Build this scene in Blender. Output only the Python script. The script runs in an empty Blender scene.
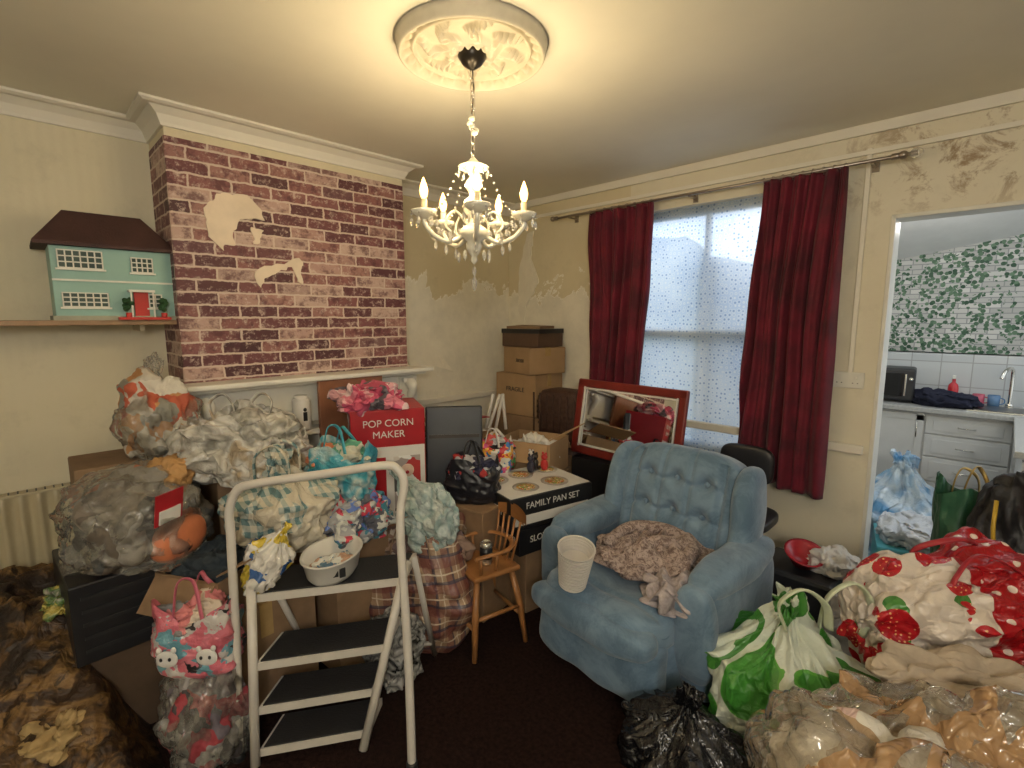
import bpy, bmesh, math, random
from mathutils import Vector, Matrix, Euler, noise
random.seed(7)
D=bpy.data; C=bpy.context
rad=math.radians
# ------------------------------------------------------------------ materials
def nmat(name):
    m=D.materials.new(name); m.use_nodes=True
    nt=m.node_tree; b=nt.nodes['Principled BSDF']
    return m,nt,b
def N(nt,typ,ins=None,**at):
    n=nt.nodes.new(typ)
    for k,v in at.items(): setattr(n,k,v)
    for k,v in (ins or {}).items():
        s=n.inputs[k]
        if isinstance(v,bpy.types.NodeSocket): nt.links.new(v,s)
        else:
            if isinstance(v,tuple) and len(v)==3 and s.type=='RGBA': v=v+(1,)
            s.default_value=v
    return n
def mixc(nt,f,a,b,bt='MIX'):
    n=nt.nodes.new('ShaderNodeMix'); n.data_type='RGBA'; n.blend_type=bt
    for i,v in ((0,f),(6,a),(7,b)):
        s=n.inputs[i]
        if isinstance(v,bpy.types.NodeSocket): nt.links.new(v,s)
        else: s.default_value=(v+(1,)) if isinstance(v,tuple) else v
    return n.outputs[2]
def math_(nt,op,a,b=0.0,clamp=False):
    n=nt.nodes.new('ShaderNodeMath'); n.operation=op; n.use_clamp=clamp
    for i,v in enumerate((a,b)):
        if isinstance(v,bpy.types.NodeSocket): nt.links.new(v,n.inputs[i])
        else: n.inputs[i].default_value=v
    return n.outputs[0]
def ramp(nt,f,stops,interp='LINEAR'):
    n=nt.nodes.new('ShaderNodeValToRGB'); cr=n.color_ramp; cr.interpolation=interp
    while len(cr.elements)<len(stops): cr.elements.new(.5)
    for e,(p,c) in zip(cr.elements,stops):
        e.position=p; e.color=(c+(1,)) if isinstance(c,tuple) else (c,c,c,1)
    nt.links.new(f,n.inputs[0]); return n.outputs[0]
def coord(nt,sc=1.0,kind='Object'):
    t=nt.nodes.new('ShaderNodeTexCoord')
    mp=N(nt,'ShaderNodeMapping',{'Vector':t.outputs[kind]})
    mp.inputs['Scale'].default_value=(sc,sc,sc) if not isinstance(sc,tuple) else sc
    return mp.outputs[0]
def noi(nt,vec,scale,detail=3,rough=.5,dist=0):
    return N(nt,'ShaderNodeTexNoise',{'Vector':vec,'Scale':scale,'Detail':detail,'Roughness':rough,'Distortion':dist}).outputs['Fac']
def bumpn(nt,h,strength=.3,dist=.01):
    return N(nt,'ShaderNodeBump',{'Height':h,'Strength':strength,'Distance':dist}).outputs[0]
def bump(nt,b,h,strength=.3,dist=.01):
    nt.links.new(bumpn(nt,h,strength,dist),b.inputs['Normal'])
def creases(nt,v,sc):
    a=math_(nt,'ABSOLUTE',math_(nt,'SUBTRACT',noi(nt,v,sc,1.5,.5,.5),.5))
    c=math_(nt,'ABSOLUTE',math_(nt,'SUBTRACT',noi(nt,v,sc*2.3,2,.5,.8),.5))
    return math_(nt,'ADD',math_(nt,'MULTIPLY',a,3.),math_(nt,'MULTIPLY',c,2.))
def setc(nt,b,col):
    if isinstance(col,bpy.types.NodeSocket): nt.links.new(col,b.inputs['Base Color'])
    else: b.inputs['Base Color'].default_value=col+(1,)
MC={}
def M(name,col,rough=.6,metal=0,var=.18,ns=8,bs=0,bscale=40,alpha=1,emis=0,coat=0,trans=0,spec=.5,sheen=0):
    if name in MC: return MC[name]
    m,nt,b=nmat(name); v=coord(nt)
    f=noi(nt,v,ns,4,.6)
    lo=tuple(max(0,c*(1-var)) for c in col); hi=tuple(min(1,c*(1+var)) for c in col)
    setc(nt,b,mixc(nt,ramp(nt,f,[(.3,0.),(.7,1.)]),lo,hi))
    b.inputs['Roughness'].default_value=rough; b.inputs['Metallic'].default_value=metal
    b.inputs['Specular IOR Level'].default_value=spec
    b.inputs['Alpha'].default_value=alpha; b.inputs['Coat Weight'].default_value=coat
    b.inputs['Transmission Weight'].default_value=trans
    b.inputs['Sheen Weight'].default_value=sheen
    if emis:
        b.inputs['Emission Color'].default_value=col+(1,); b.inputs['Emission Strength'].default_value=emis
    if bs: bump(nt,b,noi(nt,v,bscale,3,.6),bs,.01)
    MC[name]=m; return m
def plastic(name,cols,scale=6,rough=.24,alpha=1,bs=.35,detail=2,bscale=16,spec=.7,interp='LINEAR'):
    m,nt,b=nmat(name); v=coord(nt)
    n1=noi(nt,v,scale,detail,.5,.4)
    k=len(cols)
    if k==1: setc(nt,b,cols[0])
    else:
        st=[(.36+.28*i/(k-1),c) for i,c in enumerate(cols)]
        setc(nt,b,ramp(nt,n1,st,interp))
    b.inputs['Roughness'].default_value=rough; b.inputs['Specular IOR Level'].default_value=spec
    b.inputs['Alpha'].default_value=alpha
    bump(nt,b,creases(nt,v,bscale),bs,.015); return m
def film_plastic(name,dcol,dfac=.2,rough=.12,tint=(.96,.95,.91),bands=False,bsc=8,bst=.3,gl_=1.0):
    """clear polythene film: mostly transparent, a little milky, glossy by fresnel"""
    m=D.materials.new(name); m.use_nodes=True; nt=m.node_tree; nt.nodes.clear(); v=coord(nt)
    nrm=bumpn(nt,creases(nt,v,bsc),bst,.02)
    df=N(nt,'ShaderNodeBsdfDiffuse',{'Color':dcol,'Normal':nrm}); tr=N(nt,'ShaderNodeBsdfTransparent',{'Color':tint})
    gl=N(nt,'ShaderNodeBsdfGlossy',{'Color':(1,1,1),'Roughness':rough,'Normal':nrm})
    fac=math_(nt,'ADD',math_(nt,'MULTIPLY',noi(nt,v,5,3,.6,.6),.5),dfac-.25,True)
    m1=N(nt,'ShaderNodeMixShader',{0:fac,1:tr.outputs[0],2:df.outputs[0]})
    fr=N(nt,'ShaderNodeFresnel',{'IOR':1.45,'Normal':nrm}).outputs[0]
    m2=N(nt,'ShaderNodeMixShader',{0:math_(nt,'MULTIPLY',fr,gl_,True),1:m1.outputs[0],2:gl.outputs[0]})
    last=m2
    if bands:
        x,y,z=sep(nt,v)[:3]; wob=math_(nt,'MULTIPLY',math_(nt,'SUBTRACT',noi(nt,v,4,2,.5,1.),.5),.09); f=None
        for i,(th,off,wd_) in enumerate([(.3,.03,.020),(.95,-.03,.016),(1.6,.02,.022),(2.2,-.02,.014),(2.75,.05,.018)]):
            d=math_(nt,'ADD',math_(nt,'MULTIPLY',x,math.cos(th)),math_(nt,'ADD',math_(nt,'MULTIPLY',y,math.sin(th)),off))
            d=math_(nt,'LESS_THAN',math_(nt,'ABSOLUTE',math_(nt,'ADD',d,wob)),wd_)
            f=d if f is None else math_(nt,'MAXIMUM',f,d)
        d2=N(nt,'ShaderNodeBsdfPrincipled',{'Base Color':(.40,.22,.09),'Roughness':.12,'Normal':nrm,'Specular IOR Level':.9})
        last=N(nt,'ShaderNodeMixShader',{0:math_(nt,'MULTIPLY',f,.75),1:m2.outputs[0],2:d2.outputs[0]})
    N(nt,'ShaderNodeOutputMaterial',{0:last.outputs[0]}); return m
def patches(name,cols,scale=10,rough=.7,bs=.3,kind='Object',bsc=14):
    m,nt,b=nmat(name); v=coord(nt,1,kind)
    dv=N(nt,'ShaderNodeTexNoise',{'Vector':v,'Scale':scale*.8}).outputs['Color']
    vo=N(nt,'ShaderNodeTexVoronoi',{'Vector':mixc(nt,.12,v,dv),'Scale':scale})
    sp=N(nt,'ShaderNodeSeparateColor',{0:vo.outputs['Color']})
    k=len(cols)
    setc(nt,b,ramp(nt,sp.outputs[0],[(i/k,c) for i,c in enumerate(cols)],'CONSTANT'))
    b.inputs['Roughness'].default_value=rough
    if bs: bump(nt,b,creases(nt,v,bsc),bs,.015)
    return m
def sep(nt,v): return N(nt,'ShaderNodeSeparateXYZ',{0:v}).outputs
def stripe(nt,s,freq,width):
    fr=math_(nt,'FRACT',math_(nt,'MULTIPLY',s,freq))
    return math_(nt,'LESS_THAN',fr,width)
# ------------------------------------------------------------------ geometry
ICO={}
def ico(n):
    """own hierarchical icosphere: verts, faces, parents (for midpoint crumple fields)"""
    if n in ICO: return ICO[n]
    if n==0:
        t=(1+5**.5)/2
        V=[Vector(p).normalized() for p in [(-1,t,0),(1,t,0),(-1,-t,0),(1,-t,0),(0,-1,t),(0,1,t),(0,-1,-t),(0,1,-t),(t,0,-1),(t,0,1),(-t,0,-1),(-t,0,1)]]
        F=[[0,11,5],[0,5,1],[0,1,7],[0,7,10],[0,10,11],[1,5,9],[5,11,4],[11,10,2],[10,7,6],[7,1,8],[3,9,4],[3,4,2],[3,2,6],[3,6,8],[3,8,9],[4,9,5],[2,4,11],[6,2,10],[8,6,7],[9,8,1]]
        ICO[0]=(V,F,[None]*12); return ICO[0]
    V,F,P=ico(n-1); V=list(V);P=list(P);cache={};NF=[]
    def mid(a,b):
        k=(a,b) if a<b else (b,a)
        if k not in cache:
            cache[k]=len(V); V.append(((V[a]+V[b])/2).normalized()); P.append((a,b,n))
        return cache[k]
    for a,b,c in F:
        x,y,z=mid(a,b),mid(b,c),mid(c,a); NF+=[[a,x,z],[b,y,x],[c,z,y],[x,y,z]]
    ICO[n]=(V,NF,P); return ICO[n]
AMP={1:.04,2:.07,3:.055,4:.026,5:.008,6:.002}
def jitter(n,seed,k=1):
    V,F,P=ico(n); R=random.Random(seed*7919+n); J=[]
    for p in P:
        if p is None: J.append(Vector((0,0,0)))
        else:
            a,b,l=p; s=AMP[l]*k
            J.append((J[a]+J[b])/2+Vector((R.uniform(-s,s),R.uniform(-s,s),R.uniform(-s,s))))
    return J
def TM(c=(0,0,0),rot=(0,0,0)):
    return Matrix.Translation(Vector(c)) @ Euler(rot).to_matrix().to_4x4()
class G:
    def __init__(s,name,loc=(0,0,0),rz=0,rot=None):
        s.n=name; s.loc=loc; s.rot=rot or (0,0,rz); s.v=[]; s.f=[]; s.m=[]; s.sm=[]; s.mats=[]
    def add(s,vs,fs,mat,smooth=True,T=None):
        if mat not in s.mats: s.mats.append(mat)
        k=s.mats.index(mat); o=len(s.v)
        s.v+= [tuple(T@Vector(v)) if T else tuple(v) for v in vs]
        s.f+= [[i+o for i in f] for f in fs]; s.m+=[k]*len(fs); s.sm+=[smooth]*len(fs)
        return s
    def box(s,size,c,mat,rot=(0,0,0),bev=0,seg=2,taper=None):
        bm=bmesh.new(); bmesh.ops.create_cube(bm,size=1)
        for v in bm.verts:
            if taper and v.co.z>0: v.co.x*=taper[0]; v.co.y*=taper[1]
            v.co=Vector((v.co.x*size[0],v.co.y*size[1],v.co.z*size[2]))
        if bev: bmesh.ops.bevel(bm,geom=bm.edges[:],offset=bev,segments=seg,affect='EDGES',profile=.5)
        bm.verts.index_update()
        s.add([v.co.copy() for v in bm.verts],[[v.index for v in f.verts] for f in bm.faces],mat,False,TM(c,rot)); bm.free(); return s
    def lathe(s,prof,c,mat,seg=24,rot=(0,0,0),smooth=True,scale=(1,1)):
        vs=[];fs=[]
        for r,z in prof:
            for i in range(seg):
                a=2*math.pi*i/seg; vs.append((r*math.cos(a)*scale[0],r*math.sin(a)*scale[1],z))
        for j in range(len(prof)-1):
            for i in range(seg):
                k=(i+1)%seg; fs.append([j*seg+i,j*seg+k,(j+1)*seg+k,(j+1)*seg+i])
        if prof[0][0]>1e-4: fs.append([i for i in range(seg)][::-1])
        if prof[-1][0]>1e-4: fs.append([(len(prof)-1)*seg+i for i in range(seg)])
        return s.add(vs,fs,mat,smooth,TM(c,rot))
    def cyl(s,r,h,c,mat,rot=(0,0,0),seg=20,r2=None):
        r2=r if r2 is None else r2
        e=min(r,r2,h)*.08
        return s.lathe([(r-e,-h/2),(r,-h/2+e),(r2,h/2-e),(max(r2-e,0.0001),h/2)],c,mat,seg,rot,True)
    def blob(s,size,c,mat,e=3,n=4,fn=None,rot=(0,0,0),jit=None):
        V,F,_=ico(n); out=[]
        for i,p in enumerate(V):
            k=(abs(p.x)**e+abs(p.y)**e+abs(p.z)**e)**(-1/e)
            q=Vector((p.x*k*size[0]/2,p.y*k*size[1]/2,p.z*k*size[2]/2))
            if fn: q=fn(q,p,jit[i]) if jit else fn(q,p)
            out.append(q)
        return s.add(out,F,mat,True,TM(c,rot))
    def tube(s,pts,r,mat,seg=8,closed=False,flat=1.0):
        pts=[Vector(p) for p in pts]; n=len(pts); vs=[];fs=[]; up=None
        for i,p in enumerate(pts):
            a=pts[(i-1)%n] if (i>0 or closed) else p
            b=pts[(i+1)%n] if (i<n-1 or closed) else p
            t=(b-a).normalized()
            if up is None:
                up=Vector((0,0,1)) if abs(t.z)<.9 else Vector((1,0,0))
            x=t.cross(up)
            if x.length<1e-4: x=t.orthogonal()
            x.normalize(); y=x.cross(t).normalized(); up=y
            rr=r[i] if isinstance(r,(list,tuple)) else r
            for k in range(seg):
                an=2*math.pi*k/seg; vs.append(p+x*math.cos(an)*rr+y*math.sin(an)*rr*flat)
        m=n if closed else n-1
        for i in range(m):
            j=(i+1)%n
            for k in range(seg):
                l=(k+1)%seg; fs.append([i*seg+k,i*seg+l,j*seg+l,j*seg+k])
        if not closed: fs.append(list(range(seg))[::-1]); fs.append([(n-1)*seg+k for k in range(seg)])
        return s.add(vs,fs,mat,True)
    def surf(s,fn,nu,nv,mat,wrap=False,smooth=True):
        vs=[];fs=[]
        for j in range(nv+1):
            for i in range(nu+(0 if wrap else 1)): vs.append(fn(i/nu,j/nv))
        w=nu if wrap else nu+1
        for j in range(nv):
            for i in range(nu):
                k=(i+1)%w; fs.append([j*w+i,j*w+k,(j+1)*w+k,(j+1)*w+i])
        return s.add(vs,fs,mat,smooth)
    def done(s,parent=None,solid=0):
        me=D.meshes.new(s.n); me.from_pydata(s.v,[],s.f); me.update()
        for m in s.mats: me.materials.append(m)
        me.polygons.foreach_set('material_index',s.m); me.polygons.foreach_set('use_smooth',s.sm)
        bm=bmesh.new(); bm.from_mesh(me); bmesh.ops.recalc_face_normals(bm,faces=bm.faces[:]); bm.to_mesh(me); bm.free()
        o=D.objects.new(s.n,me); C.scene.collection.objects.link(o)
        o.location=s.loc; o.rotation_euler=s.rot
        if parent: o.parent=parent
        if solid:
            md=o.modifiers.new('solid','SOLIDIFY'); md.thickness=solid
        return o
def text(parent,txt,size,loc,rot,mat,name='label_text'):
    cu=D.curves.new(name,'FONT'); cu.body=txt; cu.size=size; cu.extrude=.0008; cu.align_x='CENTER'; cu.align_y='CENTER'
    cu.materials.append(mat)
    o=D.objects.new(name,cu); C.scene.collection.objects.link(o); o.parent=parent; o.location=loc; o.rotation_euler=rot
def smooth_path(pts,n=6):
    P=[Vector(p) for p in pts]; out=[]
    for i in range(len(P)-1):
        p0=P[max(i-1,0)];p1=P[i];p2=P[i+1];p3=P[min(i+2,len(P)-1)]
        for k in range(n):
            t=k/n
            out.append(.5*((2*p1)+(p2-p0)*t+(2*p0-5*p1+4*p2-p3)*t*t+(3*p1-p0-3*p2+p3)*t**3))
    out.append(P[-1]); return out
def rid(v): return 1-abs(noise.noise(v))*2
def crumple(seed,f=1.0,a=.1,a2=.04,zs=.55):
    o=Vector((seed*3.7,seed*1.3,seed*2.1))
    def d(p):
        w=p*f+o; wp=Vector((noise.noise(w*1.1),noise.noise(w*1.1+Vector((5,5,5))),noise.noise(w*1.1+Vector((9,1,3)))))
        q=Vector((p.x,p.y,p.z*zs))*f+o+wp*.35
        return a*noise.noise(w*1.4)+a2*(2.2*abs(noise.noise(q*2.2))-.5)
    return d
def bag(g,size,c,mat,seed,e=2.6,n=5,a=.12,a2=.05,neck=0,rot=(0,0,0),flat=.75,inner=None,zs=.45,ins=.84,cr=1.0):
    if inner: bag(g,tuple(k*ins for k in size),(c[0],c[1],c[2]-.0),inner,seed+90,e=2.3,n=4,a=a*1.4,a2=a2*1.4,flat=flat,cr=.6)
    cf=crumple(seed,1.3,a,a2,zs); R=(size[0]+size[1]+size[2])/6; J=jitter(n,seed,cr*1.5)
    def fn(q,p,j):
        z=q.z/(size[2]/2)
        q=q+p*cf(p)*R*2+j*R
        if z<-flat: q.z=-size[2]/2*flat+ (q.z+size[2]/2*flat)*.12
        if neck and z>.30:
            t=(z-.30)/.70; k=1-.84*min(1,t/.75)**.8
            if t>.75: k+=(t-.75)*1.5
            an=math.atan2(p.y,p.x); k*=1+.22*t*math.sin(an*9+seed)+.12*t*math.sin(an*17+seed*2)
            q.x*=k;q.y*=k; q.z+=size[2]*.9*neck*t**2
        return q
    g.blob(size,c,mat,e,n,fn,rot,jit=J); return g
def mkbag(name,loc,size,mat,seed,rz=0,**k):
    g=G(name,loc,rz); f=k.get('flat',.75)
    bag(g,size,(0,0,size[2]/2*f),mat,seed,**k); return g
def plgrid(seed,nu,nv,amp):
    R=random.Random(seed*31+nu); gr=[[Vector((R.uniform(-amp,amp),R.uniform(-amp,amp),R.uniform(-amp,amp))) for _ in range(nu)] for _ in range(nv+2)]
    def f(u,v):
        x=(u%1)*nu; y=v*nv; i=int(x)%nu; j=min(int(y),nv); fx=x-int(x); fy=y-int(y); i2=(i+1)%nu
        a,b,c,d=gr[j][i],gr[j][i2],gr[j+1][i],gr[j+1][i2]
        if fx+fy<1: return a+(b-a)*fx+(c-a)*fy
        return d+(c-d)*(1-fx)+(b-d)*(1-fy)
    return f
def tote(name,loc,w,d,h,mat,seed,rz=0,inner=None,handles=None,bulge=.12,tilt=(0,0),rim=.04,cr_a=.03,htall=.12,hr=.008,ih=.84):
    g=G(name,loc,rot=(tilt[0],tilt[1],rz)); cr=crumple(seed,1.0,cr_a*1.6,cr_a*1.0); s=(w+d+h)/3
    f1=plgrid(seed,9,4,.045*s); f2=plgrid(seed+1,20,9,.028*s); f3=plgrid(seed+2,43,19,.012*s)
    def shp(u,v,k=1):
        a=2*math.pi*u; ca,sa=math.cos(a),math.sin(a)
        r=(abs(ca)**4+abs(sa)**4)**-.25
        bz=1+bulge*math.sin(math.pi*min(v*1.05,1))-.10*(v>.8)*(v-.8)*5*.6
        if v<.08: bz*=.86+.14*v/.08
        x=ca*r*w/2*bz*k; y=sa*r*d/2*bz*k; z=h*v+rim*v**6*math.sin(a*3+seed)*1
        dd=cr(Vector((ca,sa,v*2.2)))
        q=Vector((x*(1+dd*2),y*(1+dd*2),z))
        jj=(f1(u,v)+f2(u,v)+f3(u,v))*min(1,v*6)*k; jj.z*=min(1,v*3)
        return q+jj
    g.surf(lambda u,v:shp(u,v),108,48,mat,wrap=True)
    g.surf(lambda u,v:shp(u,.0001,1-v*.98),108,2,mat,wrap=True)
    if inner: bag(g,(w*.9,d*.88,h*.4),(0,0,h*ih),inner,seed+3,n=4,a=.25,a2=.1,flat=2)
    if handles:
        for sy in (-1,1):
            y=sy*d*.44
            P=smooth_path([(-w*.2,y,h*.86),(-w*.18,y*.95,h*1.02),(-w*.08,y*.7+.02*sy,h+htall*(.7 if sy>0 else 1)),(w*.06,y*.6,h+htall*(.6 if sy>0 else .9)),(w*.18,y*.95,h*1.02),(w*.2,y,h*.86)])
            g.tube(P,hr,handles,6,flat=.35)
    return g
def carton(name,loc,size,mat,rz=0,tape=None,open_=False,rot=None):
    g=G(name,loc,rz,rot); w,d,h=size
    if open_:
        t=.006
        for sx in (-1,1): g.box((t,d,h),(sx*(w/2-t/2),0,h/2),mat)
        for sy in (-1,1): g.box((w-2*t,t,h),(0,sy*(d/2-t/2),h/2),mat)
        g.box((w-2*t,d-2*t,t),(0,0,t/2),mat)
        for sx in (-1,1):
            g.box((d*.45,d*.96,t),(sx*(w/2+d*.17),0,h+.06 if sx>0 else h-.10),mat,rot=(0,sx*(-.5 if sx>0 else 1.0),0))
        for sy in (-1,1): g.box((w*.94,d*.4,t),(0,sy*(d/2+d*.13),h-.06),mat,rot=(sy*-.9,0,0))
    else:
        g.box((w,d,h),(0,0,h/2),mat,bev=.004)
        for sy in (-1,1):
            g.box((w*.995,d*.49,.003),(0,sy*d*.248,h+.001),mat)
        if tape:
            g.box((w+.002,.05,.004),(0,0,h+.003),tape); g.box((.003,.05,h*.3),(w/2,0,h*.85),tape); g.box((.003,.05,h*.3),(-w/2,0,h*.85),tape)
    return g

# ------------------------------------------------------------------ room materials
def wallmat(name,base,alt,peel=None,stain=None,stripe_=0,pb=.14):
    m,nt,b=nmat(name); v=coord(nt)
    n=noi(nt,v,1.3,5,.65); col=mixc(nt,ramp(nt,n,[(.35,0.),(.65,1.)]),base,alt)
    n2=noi(nt,v,5,6,.7); col=mixc(nt,ramp(nt,n2,[(.55,0.),(.8,.5)]),col,tuple(c*.72 for c in base))
    x,y,z=sep(nt,v)[:3]
    if peel:
        axis,lo,hi,ztop,pc=peel
        s={'x':x,'y':y}[axis]
        n3=noi(nt,v,1.9,6,.66,.3)
        msk=math_(nt,'MULTIPLY',N(nt,'ShaderNodeMapRange',{0:s,1:lo,2:lo+.25,3:0.,4:1.}).outputs[0],N(nt,'ShaderNodeMapRange',{0:s,1:hi,2:hi-.25,3:0.,4:1.}).outputs[0])
        zz=N(nt,'ShaderNodeMapRange',{0:z,1:ztop,2:ztop-.9,3:-.35,4:pb}).outputs[0]
        val=math_(nt,'MULTIPLY',msk,math_(nt,'ADD',n3,zz))
        f=math_(nt,'GREATER_THAN',val,.52)
        edge=math_(nt,'MULTIPLY',math_(nt,'GREATER_THAN',val,.508),math_(nt,'LESS_THAN',val,.522))
        inn=mixc(nt,ramp(nt,noi(nt,v,4,5,.7),[(.4,0.),(.65,1.)]),pc,tuple(c*.86 for c in pc))
        col=mixc(nt,f,col,inn)
        col=mixc(nt,edge,col,(.84,.80,.70))
        bump(nt,b,math_(nt,'ADD',math_(nt,'MULTIPLY',f,-.6),math_(nt,'MULTIPLY',n2,.3)),.6,.02)
    else:
        if stripe_:
            w=math_(nt,'SINE',math_(nt,'MULTIPLY',y,stripe_)); bump(nt,b,math_(nt,'ADD',math_(nt,'MULTIPLY',w,.4),noi(nt,v,60,3)),.18,.003)
        else: bump(nt,b,n2,.25,.01)
    if stain:
        axis,lo,hi,zl,zh,sc=stain
        s={'x':x,'y':y}[axis]
        f=math_(nt,'MULTIPLY',N(nt,'ShaderNodeMapRange',{0:s,1:lo,2:hi,3:0.,4:1.}).outputs[0],N(nt,'ShaderNodeMapRange',{0:z,1:zl,2:zh,3:0.,4:1.}).outputs[0])
        n4=noi(nt,v,7,7,.75,.5)
        f=math_(nt,'MULTIPLY',f,ramp(nt,n4,[(.52,0.),(.62,.9)]))
        col=mixc(nt,f,col,sc)
    setc(nt,b,col); b.inputs['Roughness'].default_value=.75; return m
w_left=wallmat('wallpaper_cream_textured',(.63,.57,.41),(.68,.62,.46),stripe_=150)
w_alc=wallmat('wallpaper_peeled',(.59,.50,.32),(.64,.56,.37),peel=('y',1.78,3.7,2.50,(.80,.75,.62)),pb=.18)
w_chim=wallmat('chimney_paint',(.63,.56,.39),(.67,.60,.44))
w_back=wallmat('wall_paint_patchy',(.68,.62,.47),(.73,.68,.54),stain=('x',-.9,-.35,2.05,2.25,(.30,.20,.11)))
w_back2=wallmat('wall_paint_peeled',(.62,.54,.35),(.68,.60,.42),peel=('x',-3.4,-1.9,2.5,(.78,.73,.60)))
m_ceil=M('ceiling_paint',(.80,.76,.63),.8,var=.05,ns=1.5)
m_trim=M('cornice_paint',(.74,.70,.60),.5,var=.05,ns=3)
m_white=M('white_gloss_paint',(.72,.70,.62),.35,var=.06)
m_carpet=M('dark_brown_carpet',(.022,.011,.009),.95,var=.5,ns=60,bs=.8,bscale=220,spec=.1)
def brickpaper():
    m,nt,b=nmat('brick_wallpaper'); v=coord(nt); x,y,z=sep(nt,v)[:3]
    cmb=N(nt,'ShaderNodeCombineXYZ',{0:math_(nt,'ADD',y,x),1:z}).outputs[0]
    wob=N(nt,'ShaderNodeTexNoise',{'Vector':cmb,'Scale':22.,'Detail':4.,'Roughness':.65}).outputs['Color']
    vv=N(nt,'ShaderNodeVectorMath',{0:cmb,1:N(nt,'ShaderNodeVectorMath',{0:wob,1:(.022,.018,0)},operation='MULTIPLY').outputs[0]},operation='ADD').outputs[0]
    br=N(nt,'ShaderNodeTexBrick',{'Vector':vv,'Scale':1.,'Color1':(0,0,0),'Color2':(1,1,1),'Mortar':(.5,.5,.5),'Mortar Size':.0055,'Mortar Smooth':.25,'Bias':0.,'Brick Width':.19,'Row Height':.062})
    fac=N(nt,'ShaderNodeSeparateColor',{0:br.outputs['Color']}).outputs[0]
    c1=ramp(nt,fac,[(0,(.06,.018,.022)),(.3,(.17,.055,.058)),(.5,(.25,.10,.09)),(.7,(.36,.19,.16)),(.9,(.52,.37,.31)),(1,(.12,.04,.05))])
    n=noi(nt,cmb,24,6,.8)
    c2=mixc(nt,ramp(nt,n,[(.52,0.),(.62,.8)]),c1,(.60,.46,.39))
    n2=noi(nt,cmb,13,5,.75); c3=mixc(nt,ramp(nt,n2,[(.48,0.),(.60,.75)]),c2,(.09,.022,.03))
    col=mixc(nt,br.outputs['Fac'],c3,(.58,.46,.38))
    setc(nt,b,col); b.inputs['Roughness'].default_value=.6
    bump(nt,b,math_(nt,'ADD',math_(nt,'MULTIPLY',br.outputs['Fac'],-1.),n),.3,.006); return m
m_brick=brickpaper()
H=2.57; XL=-3.2; YB=3.16
g=G('floor'); g.box((8,9,.1),(-1.2,2.0,-.05),m_carpet); g.done()
g=G('ceiling'); g.box((5.0,5.2,.1),(-.9,.75,H+.05),m_ceil); g.done()
g=G('wall_left'); g.box((.1,2.58,H),(XL-.05,-.71,H/2),w_left); g.box((.1,2.6,H),(XL-.05,1.88,H/2),w_alc); g.done()
g=G('wall_chimney'); g.box((.34,1.28,H),(-3.03,1.22,H/2),w_chim)
g.box((.004,1.28,1.17),(-2.858,1.22,1.855),m_brick); g.box((.34,.004,1.17),(-3.03,.578,1.855),m_brick); g.done()
g=G('wall_back'); T=.14
def wb(x0,x1,z0,z1,m): g.box((x1-x0,T,z1-z0),((x0+x1)/2,YB+T/2,(z0+z1)/2),m)
wb(-3.3,-1.98,0,H,w_back2); wb(-1.98,-.92,0,.72,w_back); wb(-1.98,-.92,2.32,H,w_back); wb(-.92,-.475,0,H,w_back); wb(-.475,.40,2.11,H,w_back); wb(.40,1.4,0,H,w_back); g.done()
g=G('wall_right'); g.box((.1,5.2,H),(1.45,.7,H/2),w_back); g.done()
g=G('wall_front'); g.box((4.8,.1,H),(-.9,-1.9,H/2),w_back); g.done()
def corner_run(g,pts,sz):
    prof=[(0,-sz),(.012,-sz),(.016,-sz*.85),(.03,-sz*.5),(.06,-sz*.22),(.085,-.02),(.1,-.012),(.1,-.001)]
    P=[Vector(p) for p in pts]; vs=[];fs=[];k=len(prof)
    for i,p in enumerate(P):
        def nr(a,b): d=(b-a).normalized(); return Vector((d.y,-d.x))
        if i==0: m=nr(P[0],P[1])
        elif i==len(P)-1: m=nr(P[-2],P[-1])
        else:
            n1=nr(P[i-1],p); n2=nr(p,P[i+1]); m=(n1+n2); m=m/ (m.dot(n1))
        for a,z in prof: vs.append((p.x+m.x*a,p.y+m.y*a,H+z))
    for i in range(len(P)-1):
        for j in range(k-1): fs.append([i*k+j,i*k+j+1,(i+1)*k+j+1,(i+1)*k+j])
    g.add(vs,fs,m_trim,False)
g=G('trim_cornice')
corner_run(g,[(XL,-1.85),(XL,.58),(-2.86,.58),(-2.86,1.86),(XL,1.86),(XL,YB)],.09)
g.box((4.6,.02,.022),(-.9,YB-.01,2.43),m_trim); g.box((4.6,.02,.05),(-.9,YB-.01,H-.025),m_trim); g.done()
g=G('trim_dado'); g.box((.03,1.3,.05),(XL+.015,2.51,.95),m_trim,bev=.008); g.box((2.7,.03,.05),(-1.85,YB-.015,.90),m_trim,bev=.008); g.box((.02,1.3,.18),(XL+.01,2.51,.09),m_trim); g.box((2.7,.02,.18),(-1.85,YB-.01,.09),m_trim); g.done()
g=G('trim_cable_trunking'); g.box((.022,.015,1.14),(-.59,YB-.0075,1.88),m_trim,bev=.003); g.done()
g=G('wall_socket'); g.box((.15,.012,.086),(-.60,YB-.006,1.27),m_white,bev=.004)
for dx in (-.036,.036): g.box((.014,.008,.022),(-.60+dx,YB-.014,1.285),m_white,bev=.002); 
dk=M('dark_plastic',(.02,.02,.022),.4)
for dx in (-.036,.036):
    for ex in (-.011,.011): g.box((.006,.002,.004),(-.60+dx+ex,YB-.0125,1.255),dk)
g.done()
m_torn=M('torn_paper_backing',(.74,.62,.48),.8,var=.08)
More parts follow.
